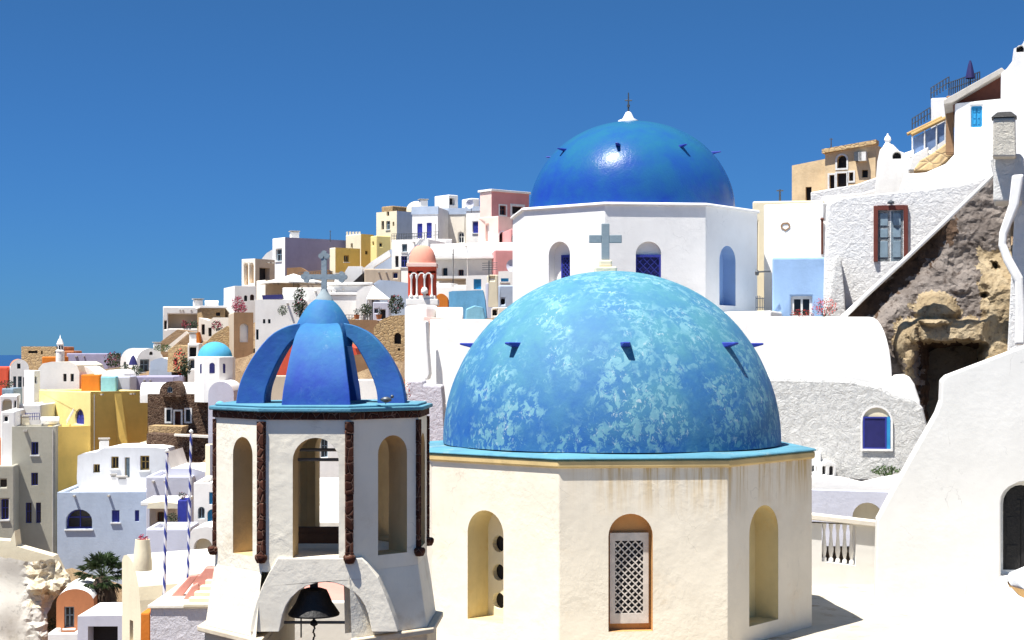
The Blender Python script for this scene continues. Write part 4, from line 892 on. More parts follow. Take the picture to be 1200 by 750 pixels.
PR('snaking smooth white parapet winding down along the right side of the rock', [(1186, 205), (1200, 204), (1194, 240), (1180, 275), (1179, 285), (1186, 302), (1199, 325), (1201, 360), (1200, 404), (1189, 404), (1190, 362), (1189, 330), (1176, 306), (1170, 288), (1171, 272), (1182, 240)], 40.5, 0, .5, 'white', px0=1172, name='snaking_parapet', cat='wall', ctrl=False)
PR('rough white stepped house wall at the right edge beside the snaking parapet', [(1180, 420), (1186, 300), (1190, 230), (1200, 180), (1280, 170), (1280, 420)], 42.8, -4, 3, 'rub2', px0=1180, name='rubble_wall', cat='wall', ctrl=False)
# large white parasol, bottom right
r = parasol('large white parasol with a scalloped vent cap in the bottom right corner', 1252, 1130, 13.9, 1.62, 3.55, 'whitecloth', n=8, valance=.05, drop=.62) if 'whitecloth' in M else None
M['whitecloth'] = plaster((.82, .81, .78), .03, .004, 30)
PX, PY, PZ = 4.95, 13.9, -5.4
r = parasol('large white parasol with a scalloped vent cap in the bottom right corner', 600+F*PX/PY, HY-F*PZ/PY, PY, 1.62, 3.58, 'whitecloth', n=8, valance=.04, drop=.60)
m = MB(); n = 16
for k in range(n):
    a0_, a1_ = 2*math.pi*k/n, 2*math.pi*(k+1)/n
    prev = None
    for i in range(7):
        t = i/6; row = []
        for j in range(5):
            a = a0_+(a1_-a0_)*j/4; rr = .58*t; z = 3.72-.34*t+.05*t*math.sin(math.pi*j/4); row.append((rr*math.cos(a), rr*math.sin(a), z))
        if prev:
            for j in range(4): m.face([prev[j], prev[j+1], row[j+1], row[j]])
        prev = row
    for j in range(4): p, q = prev[j], prev[j+1]; m.face([p, q, (q[0]*.93, q[1]*.93, q[2]-.09), (p[0]*.93, p[1]*.93, p[2]-.09)])
m.build('vent_cap', M['whitecloth'], r, smooth=35)
m = MB()
for k in range(32):
    a0_, a1_ = 2*math.pi*k/32, 2*math.pi*(k+1)/32; dp = [.13+.05*abs(math.sin(a*4)) for a in (a0_, a1_)]
    m.face([(.575*math.cos(a0_), .575*math.sin(a0_), 3.36), (.575*math.cos(a1_), .575*math.sin(a1_), 3.36), (.50*math.cos(a1_), .50*math.sin(a1_), 3.36-dp[1]), (.50*math.cos(a0_), .50*math.sin(a0_), 3.36-dp[0])])
m.build('vent_lining', plaster((.60, .36, .14), .2), r)
# paving round the chapel
gm = plaster((.50, .455, .37), .18, .02, 3, 1.0, (.24, .18, .11), crack=.8); m = MB(); n = 40
vs = []; fs = []
for j in range(n+1):
    for i in range(n+1):
        x, y = -3+16*i/n, 21+18*j/n; z = -5.32+.03*noise.noise(Vector((x, y, 0)))-.12*max(0, 28-y)*.3+.0*x
        vs.append((x, y, z))
for j in range(n):
    for i in range(n): a = j*(n+1)+i; fs.append((a, a+1, a+n+2, a+n+1))
m.mesh(vs, fs); o = m.build('terrace_paving', gm, smooth=True); tag(o, 'cream whitewashed terrace paving at the foot of the chapel', kind='structure')
CTRL += [(x, y, -6.5) for x in (-4, 0, 5, 10, 14) for y in (22, 28, 34)]+[(10, 41, -7), (6, 41, -7), (8, 38, -7), (12, 46, 1), (16, 50, 3), (22, 56, 6), (30, 100, 10), (10, 58, 2), (16, 60, 4), (14, 36, -7), (14, 30, -7), (12, 16, -6.5), (5, 16, -6.5), (40, 60, 10), (35, 40, 4), (60, 110, 14), (40, 110, 11)]
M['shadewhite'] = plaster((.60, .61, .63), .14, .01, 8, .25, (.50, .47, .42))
# ================================================================ the village on the left: skyline row
G = 'houses climbing the village slope'
def V(*a, **k): k.setdefault('group', G); return H(*a, **k)
def Q(*a, **k): k.setdefault('group', G); return PR(*a, **k)
V('white flat-roofed open loggia with a deep shaded bay, lowest on the skyline', 189, 191, 236, 359, 412, 158, 12, 'white', [('R', 197, 233, 368, 385, 'lg', False, 1.2), ('R', 192.5, 195.5, 376, 386, 'od')], wl=7, par=.3)
V('brown stone house with a thin white roof edge right of the white loggia', 234, 236, 264, 361, 400, 152, 15, 'ochre', [('R', 253, 258, 366, 370, 'o')], wl=6, slab=.15)
V('white stepped house with small windows below the twin-arched loggia', 272, 275, 300, 335, 402, 150, 20, 'white', [('R', 286, 290, 346, 353, 'k', True), ('R', 293, 298, 345, 352, 'w', True)], wl=6)
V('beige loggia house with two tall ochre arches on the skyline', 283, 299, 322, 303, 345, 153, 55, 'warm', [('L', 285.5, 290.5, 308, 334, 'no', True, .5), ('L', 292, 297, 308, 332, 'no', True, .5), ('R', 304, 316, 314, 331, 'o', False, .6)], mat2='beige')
Q('white curved staircase wall rising between the arched loggia and the purple-sided house', [(306, 330), (307, 303), (312, 297), (318, 293), (324, 291), (324, 330)], 178, 0, 3, 'white', ctrl=False)
V('tall house with a narrow white face and a broad purple-grey side on the skyline', 319, 334, 406, 278, 340, 172, 38, 'white', [('L', 323, 330, 292, 306, 'gb', False, .3)], mat2='lilac')  # lit face and dim side put into the two wall colours
V('beige flat-roofed house below the purple-grey house', 300, 311, 352, 328, 362, 140, 35, 'warm', mat2='beige')
Q('low dark stone wall with sloping top behind the domed market parasol', [(336, 345), (336, 314), (352, 313), (360, 318), (385, 316), (392, 345)], 165, 0, 3, 'brown')
V('beige house block under the white mushroom parasol', 346, 348, 392, 326, 352, 145, 8, 'beige', wl=5)
parasol('wide white parasol shading a beige terrace behind the tower cross', 344, 336, 139, 3.0, 1.15, 'cloth', drop=.8)
V('low yellow house with a cream corner and one shuttered window', 386, 393, 422, 290, 318, 168, 38, 'cream', [('R', 403, 409, 299, 307, 'y', False, .2)], mat2='yellow')
V('tall cream tower house with a yellow side and crenellated roof', 405, 423, 438, 274, 320, 174, 45, 'cream', [('L', 411, 413, 286, 291, 'k'), ('R', 428, 431, 294, 298, 'k')], mat2='yellow')
for i in range(5):
    PR('small square merlon on the crenellated cream tower house', [(406+3.6*i, 275), (406+3.6*i, 271.5), (408+3.6*i, 271.5), (408+3.6*i, 275)], 176-.0*i, 10, .4, 'cream', name='merlon', cat='merlon', group='merlons on the cream tower house', ctrl=False)
V('pale-yellow stepped house between the cream tower and the tallest cream house', 434, 441, 458, 276, 320, 168, 30, 'paleyellow', [('L', 436, 438, 284, 288, 'k'), ('R', 445, 448, 285, 289, 'k')])
V('tallest cream house with three small windows and a grey shaded side', 441, 465, 484, 247, 300, 176, 48, 'cream', [('L', 447, 450, 259, 269, 'k'), ('L', 452.5, 457, 259, 269, 'gb'), ('L', 453, 456, 248, 253, 'k'), ('L', 460, 462, 260, 265, 'k')], mat2='bluegrey')  # blue-grey side wall: shadow painted onto the cream house
V('ochre roof terrace box set back on the tallest cream house', 447, 460, 484, 241, 262, 183, 45, 'ochre', ctrl=False)
r = thing('small_dome', 'tiny white dome on the skyline between the cream and blue-banded houses', 'dome', tuple(Wp(489, 246, 182)), 0)
m = MB(); m.lathe([(1.25*math.cos(k*math.pi/16), 1.0*math.sin(k*math.pi/16)) for k in range(9)], 24); m.lathe([(1.25, 0), (1.25, -1.5)], 24); m.build('dome', M['cream'], r, smooth=40)
V('white house with a pale-blue roof band and two tall royal-blue doors', 480, 483, 513, 243, 300, 166, -12, 'white', [('R', 489, 495, 262, 279, 'bd', False, .15), ('R', 500, 506, 261, 279, 'bd', False, .15)], wl=8, cap=('bluegrey', .75))
railing('thin balcony railing in front of the two royal-blue doors', (459, 284), (514, 279), 163, 163, 8, 20)
V('cream-grey house block with a pale-blue roof band, right of the royal-blue doors', 511, 514, 546, 245, 360, 170, -10, 'warm', [('R', 537, 544, 272, 285, 'g', True)], wl=8, cap=('bluegrey', .6))
V('white house with one royal-blue window beside the pink mansion', 544, 546, 566, 243, 360, 168, -18, 'white', [('R', 554, 561, 260, 273, 'b')], wl=8, cap=('bluegrey', .4))
V('white rooftop box with one dark square window on the skyline', 509, 526, 537, 228, 246, 178, 40, 'white', [('R', 527, 533, 232, 240, 'o', False, .5)], ctrl=False, group=None)
V('smaller plain white rooftop box next to the pink mansion', 541, 552, 562, 232, 246, 178, 30, 'white', ctrl=False)
V('pink mansion with white roof slab and white window frames', 562, 576, 620, 224, 360, 160, 40, 'palepink', [('R', 585.5, 593, 241, 252, 'w+', False, .25), ('R', 600, 613, 242, 251, 'o+', False, .4)], mat2='pink', slab=.14)
for (x0, x1) in ((584, 594.5),):
    fr = Fr(576, 160, 40); m = MB()
V('pale-pink lower wing with an arched door below the pink mansion', 560, 584, 600, 253, 375, 152, 50, 'palepink', [('L', 569, 573, 262, 283, 'nw', True, .3), ('R', 585, 592, 272, 290, 'w+', True, .3)], mat2='palepink')
V('pink arched bay hard against the white church drum', 594, 598, 612, 268, 375, 148, 10, 'pink', [('R', 600, 606, 274, 290, 'g', True, .3)], wl=6)
V('pink terrace parapet under the pale-pink arched door', 576, 580, 612, 293, 304, 144, 5, 'pink', wl=4, ctrl=False)
V('long broad white house wall with small windows below the pink mansion', 500, 504, 612, 286, 372, 150, -18, 'white', [('R', 518, 524, 314, 328, 'k', False, .35), ('R', 537, 543, 316, 326, 'w', False, .25), ('R', 529, 531, 276, 284, 'k')][:2], wl=10)
V('white house with a few dark windows behind the red bell tower', 456, 459, 502, 281, 335, 158, -16, 'white', [('R', 471, 477, 286, 295, 'gb'), ('R', 463, 467, 300, 313, 'k'), ('R', 470, 477, 300, 313, 'bg')], wl=8)
Q('white stair ramp sloping up from the cream tower to the blue-railed balcony', [(432, 330), (434, 312), (458, 292), (470, 300), (500, 318), (500, 330)], 160, 0, 3, 'bluegrey')
Q('pale-blue sloping stair parapet in front of the shaded ramp', [(424, 332), (424, 316), (436, 306), (456, 293), (458, 300), (438, 313), (436, 332)], 156, 0, 1, 'white')
V('small white-walled balcony block jutting out under the royal-blue doors', 508, 512, 530, 280, 300, 162, 5, 'white', wl=3, ctrl=False)
# second row
V('long beige retaining house front with one small blue window', 424, 427, 470, 315, 340, 146, 5, 'beige', [('R', 461, 466, 320, 326, 'bg')], wl=8)
Q('white wedge roof between dark openings behind the tower cross', [(386, 348), (388, 330), (400, 326), (408, 312), (424, 312), (426, 348)], 150, 0, 4, 'white')
Q('dark triangular stable opening beside the beige retaining house', [(408, 344), (410, 334), (425, 320), (426, 344)], 148, 0, 2, 'dark', name='shed', cat='shed')
Q('dark brown open shed left of the white wedge roof', [(380, 344), (382, 322), (398, 320), (404, 344)], 149, 0, 2, 'brown', name='shed', cat='shed')
Q('white sagging cave roof over a blue-grey wall', [(438, 378), (438, 332), (444, 328), (460, 329), (480, 332), (480, 378)], 132, 0, 4, 'bluegrey', roof='white', ops=[('R', 458, 463, 346, 353, 'o')])
V('long low white house with stacked roof slabs above the blue crown', 382, 384, 434, 334, 378, 128, 3, 'white', [('R', 400, 403, 362, 371, 'k'), ('R', 411, 414, 358, 364, 'k')], wl=8, slab=.2)
V('thick white slab ledge halfway up the long low white house', 386, 388, 420, 346, 352, 126, 3, 'white', wl=1.5, ctrl=False, slab=.1)
Q('white swooping buttress wall right of the stacked roof slabs', [(416, 376), (418, 342), (426, 336), (437, 334), (430, 350), (424, 376)], 124, 0, 2, 'white', cat='wall', name='buttress')
r = thing('canopy', 'pointed white tent canopy on a small terrace', 'canopy', tuple(Wp(444, 370, 122)))
m = MB(); k = 1.0; hh = 3.0
m.mesh([(-.9, -.9, 1.25), (.9, -.9, 1.25), (.9, .9, 1.25), (-.9, .9, 1.25), (-.45, 0, 2.35)], [(0, 1, 4), (1, 2, 4), (2, 3, 4), (3, 0, 4)]); m.build('cloth', M['cloth'], r)
for a, b in ((-.85, -.85), (.85, -.85), (.85, .85), (-.85, .85)):
    m = MB(); m.bar((a, b, -.3), (a, b, 1.25), .05); m.build('post', M['framewhite'], r)
V('small blue-grey house under the pointed tent canopy', 434, 437, 456, 354, 380, 118, 5, 'lav', [('R', 439, 443, 362, 367, 'bg'), ('R', 446, 452, 363, 374, 'od')], wl=4)
plant('green bush growing against the white swooping buttress', 429, 372, 119, 1.0, 1.1, 'leafdark', 120, .14, seed=4, cat='bush', name='bush')
plant('olive-green bush just left of the red bell tower', 464, 368, 112, 1.2, 1.4, 'leafdark', 150, .15, 'bloom', 20, seed=5, cat='bush', name='bush')
plant('dark tree in front of the white wall left of the tower cross', 351, 372, 118, 1.1, 2.3, 'leafdark', 200, .16, 'bloom', 14, seed=6, cat='tree', name='small_tree')
plant('small pale-green shrub on the terrace left of the crown', 331, 370, 118, .8, .8, 'leaf', 60, .12, seed=7, cat='bush', name='bush')
Q('dark brown stone terrace edge beneath the long low white house', [(376, 392), (376, 374), (440, 375), (450, 378), (446, 392)], 116, 0, 3, 'brown', cat='wall', name='terrace_wall')
Q('ochre stone vaulted ruin with one arched opening', [(438, 430), (438, 384), (446, 375), (458, 370), (476, 369), (490, 374), (490, 430)], 96, 0, 4, 'ochre', [('R', 462, 470, 390, 403, 'o', True, .4), ('R', 466, 469, 408, 411, 'o', False, .2)], cat='ruin', name='stone_house')
V('white house with blue trim and small windows left of the tower crown', 296, 299, 356, 351, 400, 122, 4, 'white', [('R', 308, 311, 374, 379, 'k'), ('R', 314, 317, 374, 379, 'k'), ('R', 300, 303, 386, 398, 'k')], wl=6)
V('bright white upper house wall behind the tower cross', 329, 331, 392, 337, 378, 126, 2, 'white', wl=6)
Q('short purple awning strip hanging above the blue-trimmed white house', [(308, 351), (307, 346), (330, 345), (331, 350)], 124, 0, .8, 'purple', name='awning', cat='awning', ctrl=False)
V('brown stone house with a white arched doorway left of the white blue-trimmed house', 270, 274, 297, 366, 402, 126, 15, 'beige', [('R', 281, 291, 379, 401, 'nw', True, .25)], wl=5, mat2='brown')
plant('crimson bougainvillea on the roof of the brown stone house', 279, 368, 128, 1.1, 1.4, 'leafdark', 40, .13, 'bloom', 220, seed=9, cat='bougainvillea', name='bougainvillea')
plant('second smaller bougainvillea against the white stepped house', 285, 367, 130, .7, .7, 'leafdark', 30, .1, 'bloom', 80, seed=10, cat='bougainvillea', name='bougainvillea')
Q('pale stone house with a sloping wall and dark doorway under the brown stone house', [(232, 408), (233, 372), (245, 376), (250, 372), (270, 372), (272, 408)], 140, 0, 4, 'warm', [('R', 236, 240, 380, 392, 'o', False, .3), ('R', 244, 248, 384, 394, 'o', False, .3)])
plant('purple-red shrub on the terrace of the pale stone house', 254, 388, 134, 1.0, .9, 'leafdark', 60, .14, 'bloom', 60, seed=12, cat='bush', name='bush')
plant('crimson shrub inside the white loggia terrace', 216, 386, 156, .7, .9, 'leafdark', 30, .13, 'bloom', 60, seed=13, cat='bush', name='bush')
M['earth'] = rockmat('brown_earth', [(.30, .20, .12), (.42, .30, .18), (.13, .08, .05)], .35, .5)
Q('ruined brown house gable with a pale sloping coping', [(178, 410), (186, 402), (208, 386), (226, 389), (228, 402), (216, 420), (184, 420)], 143, 0, 4, 'brownrub', cat='ruin', name='ruined_house')
Q('brown ruined stone gable right of the white arched doorway ruin', [(232, 412), (250, 392), (266, 382), (274, 388), (274, 412)], 130, 0, 4, 'ochre', cat='ruin', name='ruined_house')
Q('thin pale stone coping running up the ruined brown gable', [(192, 412), (192, 409), (218, 388), (220, 391), (196, 412)], 141.5, 0, .6, 'warm', cat='wall', name='coping')
Q('orange-plastered ruin wall among the brown gables', [(222, 402), (224, 392), (232, 389), (234, 402)], 139, 0, 2, 'orange', cat='ruin', name='ruined_house')
Q('tumbledown tan masonry house front below the ruined gables', [(196, 436), (197, 410), (206, 404), (220, 406), (224, 412), (224, 436)], 132, 0, 4, 'ochre', [('R', 204, 208, 420, 428, 'o', True, .3)], cat='ruin', name='ruined_house')
V('narrow white house with a shaded porch right of the tan masonry front', 218, 220, 234, 402, 436, 126, 8, 'white', [('R', 222, 230, 407, 418, 'o', False, .5), ('R', 223, 229, 422, 432, 'gb', False, .3)], wl=5)
plant('rust-red tree beside the tan masonry house', 211, 441, 118, 1.1, 2.0, 'leafdark', 60, .16, 'bloomred', 90, seed=14, cat='tree', name='small_tree')
plant('dark green tree next to the rust-red tree', 217, 442, 117, .9, 1.5, 'leafdark', 120, .16, seed=15, cat='tree', name='small_tree')
# small blue domed chapel
r = thing('domed_chapel', 'small white chapel with a sky-blue dome left of the bell tower', 'chapel', tuple(Wp(252, 446, 112)))
m = MB(); k = 112/F; m.poly_prism([(24*k*math.cos(R(22.5+45*i)), 24*k*math.sin(R(22.5+45*i))) for i in range(8)], -1.5, (446-419)*k); m.build('wall', M['white'], r)
m = MB(); m.lathe([(20*k*math.cos(i*math.pi/24), (446-419)*k+18.5*k*math.sin(i*math.pi/24)) for i in range(13)], 36); m.build('dome', plaster((.08, .36, .56), .2), r, smooth=50)
m = MB(); m.lathe([(21.5*k, 27*k), (21.5*k, 28*k), (19*k, 28.5*k)], 36); m.build('cornice', M['white'], r)
for a in (-33, 2, 37):
    m = MB(); d_ = Vector((math.sin(R(a)), -math.cos(R(a)), 0)); u_ = Vector((-d_.y, d_.x, 0)); rr = 24*k*math.cos(R(22.5))/max(math.cos(R((a+22.5) % 45-22.5)), .9)+.01
    h = arch(-3.1*k if a == 2 else -2*k, 3.1*k if a == 2 else 2*k, 9*k, 21*k if a == 2 else 20*k); m.panel(d_*rr, u_, d_, h); m.panel(d_*(rr-.05), u_, d_, h, (), 0, False)
    nn = len(h); m.mesh([d_*rr+u_*p[0]+Vector((0, 0, p[1])) for p in h]+[d_*(rr-.05)+u_*p[0]+Vector((0, 0, p[1])) for p in h], [(i, (i+1) % nn, nn+(i+1) % nn, nn+i) for i in range(nn)]); m.build('window', M['deepblue'], r)
CTRL.append((Wp(252, 446, 112).x, 112, Wp(252, 446, 112).z))
# arched white houses on the far left horizon
G2 = None
r = Q('white barrel-vaulted house with a glazed arched front by a furled blue parasol', archpts(160, 192, 408, 445, 424), 138, 25, 6, 'white', [('R', 164, 175, 421, 436, 'gb', False, .4), ('R', 175, 179, 412, 416, 'k', True)], px0=160)
Q('rounded white vault leaning against the glazed arched house', archpts(141, 168, 408, 445, 424), 142, 0, 6, 'white', [('R', 145, 148, 424, 433, 'gb')])
Q('low white-gabled cottage with a plain blue-grey front', [(174, 446), (176, 424), (182, 421), (190, 419), (199, 422), (202, 446)], 134, 0, 5, 'bluegrey', roof='white')
parasol('furled dark-blue parasol on the terrace of the arched house', 156, 434, 130, .38, 1.25, 'purple', True)
for i, (x, rr_) in enumerate(((146, .45), (160, .42))):
    plant(['round dark-green bush on the lilac terrace wall, left one', 'round dark-green bush on the lilac terrace wall, right one by the glazed front'][i], x, 440, 128, 1.0, .95-.1*i, 'leafdark', 90, .13, seed=20+i, cat='bush', name='bush')
plant('scrubby brown bushes on the horizon left of the vaulted house', 135, 430, 150, 2.2, 1.4, 'leafdark', 140, .2, 'bloom', 30, seed=23, cat='bush', name='bush')
V('long low lilac terrace wall below the arched white house', 150, 153, 204, 441, 470, 126, 3, 'lilac', wl=6, cat='wall', name='terrace_wall')
V('small pale-blue box house right of the bright orange house', 117, 118, 136, 441, 470, 122, 4, 'lightcyan', wl=3)
V('small white-lilac box wall between the pale-blue box house and lilac terrace wall', 135, 136, 153, 441, 470, 123, 4, 'lav', wl=3)
Q('whitewashed dome-like roof over the pale-blue box house', archpts(119, 146, 433, 444, 440), 124, 0, 5, 'white')
V('bright orange house with a dark shadowed edge above the yellow house', 92, 95, 117, 439, 470, 124, 4, 'orange', wl=5)
Q('white sloping roof over the bright orange house', [(92, 444), (93, 428), (102, 430), (112, 437), (118, 438), (118, 444)], 128, 0, 4, 'white')
V('lavender house with a thin pale border on the sea horizon', 74, 78, 127, 414, 446, 158, 2, 'lilac', wl=6)
V('flat terracotta-tan fort house with small dark windows on the horizon', 22, 25, 68, 406, 440, 160, 4, 'terracotta', [('R', 33, 44, 411, 414, 'o'), ('R', 48, 50, 411, 415, 'o'), ('R', 64, 66, 411, 414, 'o')], wl=8, mat2='tanstone')
V('small rust-coloured block right of the little white bell tower', 73, 75, 87, 411, 430, 162, 4, 'terracotta', wl=4)
V('low orange-tiled rooftop between the fort house and the white church', 47, 49, 72, 418, 428, 148, 3, 'orange', wl=3, ctrl=False)
r = thing('church_tower', 'little white church bell tower with tiered top on the sea horizon', 'bell tower', tuple(Wp(70.5, 424, 146)))
k = 146/F; m = MB(); m.lathe([(5.2*k, -1), (5*k, 12*k), (5.6*k, 12.5*k), (4.2*k, 14*k), (3.8*k, 20*k), (4.4*k, 20.6*k), (3.4*k, 23*k), (2.2*k, 26*k), (.6*k, 28*k), (0, 32*k)], 12); m.build('wall', M['white'], r, smooth=30)
for a in (-40, 5, 50):
    m = MB(); d_ = Vector((math.sin(R(a)), -math.cos(R(a)), 0)); u_ = Vector((-d_.y, d_.x, 0)); h = arch(-1*k, 1*k, 14.5*k, 19*k); m.panel(d_*(4.15*k), u_, d_, h); m.panel(d_*(3.5*k), u_, -d_, h); m.build('opening', M['glass'], r)
r = Q('white vault-fronted church house with tall shutters at the left edge', archpts(12, 34, 421, 492, 432), 128, 18, 9, 'white', [('R', 15.5, 19, 441, 454, 'gb'), ('R', 21, 25.5, 441, 456, 'gb'), ('R', 27, 29.5, 442, 453, 'gb'), ('R', 20, 24, 426, 432, 'k')], px0=12, roof='terracotta')
Q('long white house with ochre barrel roof and two dark windows above the yellow house', [(44, 478), (45, 432), (50, 426), (60, 424), (82, 424), (90, 428), (93, 436), (93, 478)], 126, 0, 8, 'white2', [('R', 74, 78, 438, 447, 'k'), ('R', 82.5, 86.5, 438, 447, 'k')], roof='cream')
V('white corner house stub between the vault-fronted church and the long white house', 28, 40, 47, 434, 480, 122, 40, 'white', [('R', 41, 43, 441, 449, 'k')])
V('orange-red house cut off by the left edge', -30, -26, 9, 430, 500, 132, 3, 'red', wl=6, roof='terracotta')
V('white terraced house with an arched stone doorway at the left edge', -14, 0, 20, 464, 520, 112, 15, 'white', [('R', 3, 14, 468, 492, 'nb', True, .5), ('R', 17, 19, 470, 478, 'k')], wl=6)
V('navy-railed balcony block on the left edge below the tall shutters', 0, 2, 16, 455, 470, 118, 5, 'greyblue', wl=3, ctrl=False)
V('low white cubic house with one small black window at the left edge', -4, 1, 18, 482, 560, 104, 10, 'white', [('R', 5, 9, 488, 494, 'k')], wl=5)
V('white roof terrace cluttered with blue railings left of the yellow house', 16, 18, 48, 474, 505, 116, 2, 'white2', wl=6)
railing('blue railing on the cluttered white terrace', (19, 493), (46, 492), 114, 114, 8, 10, 'royal')
V('reddish roofless house with an orange ledge at the left edge', -20, -16, 13, 514, 560, 106, 3, 'terracotta', wl=1.5)
# yellow house, grey house and the blue-grey house
V('pale-yellow upper house with an arched blue window and the ochre-yellow shaded side', 44, 106, 176, 459, 590, 116, 42, 'paleyellow', [('L', 88, 98, 480, 497, 'b', True, .2)], mat2='yellow', par=.15, roof='paleyellow')  # pale lit face, deeper shaded side: light put into both yellows
r = thing('buttress', 'leaning yellow wedge buttress with a small dark hole on the yellow house', 'buttress', (0, 0, 0)); f1 = Fr(106, 116, 42); f2 = f1
def onR(px, py, off=0):
    u = f1.u('R', px); p = Vector((f1.X+u*f1.er[0], f1.Y+u*f1.er[1], f1.z('R', px, py))); return p+Vector((f1.er[1], -f1.er[0], 0))*off
A, B, C_, T = onR(137, 526, .02), onR(147, 526, .5), onR(151, 530, .02), onR(134, 461, .02); T2 = onR(142, 461, .02); r.location = (A.x, A.y, A.z)
m = MB(); m.mesh([A-A, B-A, C_-A, T-A, T2-A], [(0, 1, 3), (1, 4, 3), (1, 2, 4), (0, 2, 1), (0, 3, 4, 2)]); m.build('wall', M['yellow'], r)
V('yellow lower block projecting below the arched blue window', 60, 66, 106, 500, 600, 105.5, 36, 'yellow', mat2='yellow', wl=3, par=.1, roof='paleyellow')
railing('white diagonal stair rail climbing to the arched blue window', (78, 498), (86, 484), 108, 112, 5, 6, 'framewhite')
V('tall grey plastered house with small navy windows in three rows', 12, 14, 65, 500, 672, 104, 8, 'grey', [('R', 36.5, 45, 518, 533, 'bg', False, .25), ('R', 36.5, 44.5, 554, 569, 'bg', False, .25), ('R', 30, 37, 589, 613, 'bg', False, .3), ('R', 42, 48, 589, 613, 'bg', False, .3)], wl=3, par=.2, bevel=.04)
V('lower olive-grey house front at the left edge with three dark windows', -34, -30, 17, 546, 672, 102, 8, 'grey', [('R', 0, 8, 562, 571, 'k', False, .25), ('R', 1, 10, 585, 609, 'bg', False, .3)], wl=6)
V('blue-grey cement house with a wide arched blue opening', 65, 67, 171, 577, 700, 98, 4, 'bluegrey', [('R', 77, 108, 597, 620, 'bg', True, .5), ('R', 131, 140, 598, 612, 'b', False, .2), ('R', 158, 163, 598, 611, 'b', False, .2)], wl=9, par=.15)
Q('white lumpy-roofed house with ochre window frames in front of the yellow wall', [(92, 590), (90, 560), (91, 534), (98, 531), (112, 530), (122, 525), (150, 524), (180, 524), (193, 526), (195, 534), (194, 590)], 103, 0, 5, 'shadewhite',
  [('R', 109, 117, 544, 554, 'y', False, .3), ('R', 130, 139, 535, 549, 'y', False, .3), ('R', 146, 152, 536, 560, 'yd', False, .3), ('R', 164, 175, 534, 551, 'y', False, .3)], roof='white')
Q('cream mound roof bulging behind the white lumpy-roofed house', archpts(158, 186, 517, 530, 527), 108, 0, 3, 'cream', name='vaulted_roof', cat='roof')
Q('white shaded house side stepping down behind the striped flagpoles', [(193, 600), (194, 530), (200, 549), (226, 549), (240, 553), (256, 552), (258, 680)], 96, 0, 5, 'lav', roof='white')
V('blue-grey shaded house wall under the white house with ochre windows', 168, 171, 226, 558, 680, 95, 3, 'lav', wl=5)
# dark stone house with white vault
Q('dark volcanic-stone house with a red door between two white windows', [(173, 545), (173, 462), (244, 462), (246, 545)], 112, 0, 5, 'darkstone', [('R', 195, 200, 480, 494, 'k+', False, .15), ('R', 205, 212, 482, 500, 'wd+', False, .3), ('R', 218, 223, 480, 494, 'k+', False, .15)])
r = PR('dark stone arched dormer breaking through the long white vault', archpts(187, 212, 447, 465, 460), 111, 0, 3, 'darkstone', [('R', 196, 202, 453, 460, 'gb', True, .15)], name='dormer', cat='dormer', ctrl=False)
barrel('long white barrel vault roof over the dark volcanic-stone house', 164, 250, 464, 448, 472, 112.5, 2, 'white', sq=1.0)
Q('white arched house end with a blue-grey face left of the bell tower', archpts(244, 274, 447, 540, 462), 104, 5, 7, 'lav', [('R', 252, 258, 484, 496, 'k', True)], roof='white')
r = thing('small_dome', 'very small blue dome on a white base just left of the crown ribs', 'dome', tuple(Wp(258, 478, 100))); k = 100/F
m = MB(); m.lathe([(7*k*math.cos(i*math.pi/16), 8*k*math.sin(i*math.pi/16)) for i in range(9)], 20); m.build('dome', plaster((.12, .40, .62), .2), r, smooth=50); m = MB(); m.lathe([(8*k, -6*k), (8*k, 0), (7*k, 0)], 20); m.build('wall', M['white'], r)
Q('tan dry-stone terrace wall in front of the dark volcanic-stone house', [(174, 516), (174, 499), (214, 500), (210, 512), (200, 516)], 108, 0, 2, 'ochre', cat='wall', name='terrace_wall')
Q('dark lava-stone retaining wall with a thin white line on top', [(170, 562), (172, 508), (204, 510), (250, 512), (262, 516), (262, 562)], 106, 0, 3, 'darkstone', cat='wall', name='retaining_wall')
Q('pale stone coping line along the dark lava retaining wall', [(204, 511), (204, 508.5), (256, 511), (256, 514)], 105.6, 0, .4, 'warm', cat='wall', name='coping', ctrl=False)
Q('brown earth bank with pale boulders under the lava retaining wall', [(178, 562), (180, 520), (200, 516), (230, 524), (246, 536), (246, 562)], 104.5, 0, 2, 'ochre', cat='bank', name='stone_bank', ctrl=False) if 0 else None
V('small white chimney-like niche box on the rubble below the lava wall', 231, 233, 239, 543, 552, 100, 5, 'white', [('R', 234, 237, 545, 549, 'o')], wl=.8, ctrl=False)
V('cream and lavender house corner left of the bell tower', 240, 246, 262, 521, 600, 92, 30, 'cream', [('R', 251, 255, 551, 557, 'k')], mat2='lav')
# between the flagpoles
V('white house with a turquoise window and blue door seen left of the bell tower', 224, 227, 262, 566, 700, 84, 3, 'white', [('R', 245, 251, 577, 591, 't', False, .15), ('R', 232, 240, 594, 608, 'gb', True, .15), ('R', 243, 254, 597, 614, 'td', True, .2)], wl=5, ctrl=True, ext=.5)
V('shaded porch with a timber flat roof behind the left flagpole', 172, 175, 207, 592, 700, 88, 3, 'beige', [('R', 184, 192, 600, 616, 'w', False, .3)], wl=3, slab=.4)
Q('thatched brush awning above the timber porch', [(172, 596), (174, 590), (190, 588), (206, 590), (216, 593), (208, 596)], 86, 0, 2, 'cream', cat='awning', name='awning', ctrl=False)
V('bright royal-blue door panel wall right of the timber porch', 206, 208, 219, 586, 612, 85, 2, 'royal', ctrl=False, wl=1.5)
plant('dark potted shrub on top of the royal-blue wall', 213, 586, 86, .55, .45, 'leafdark', 60, .07, 'bloom', 15, seed=30, cat='bush', name='bush')
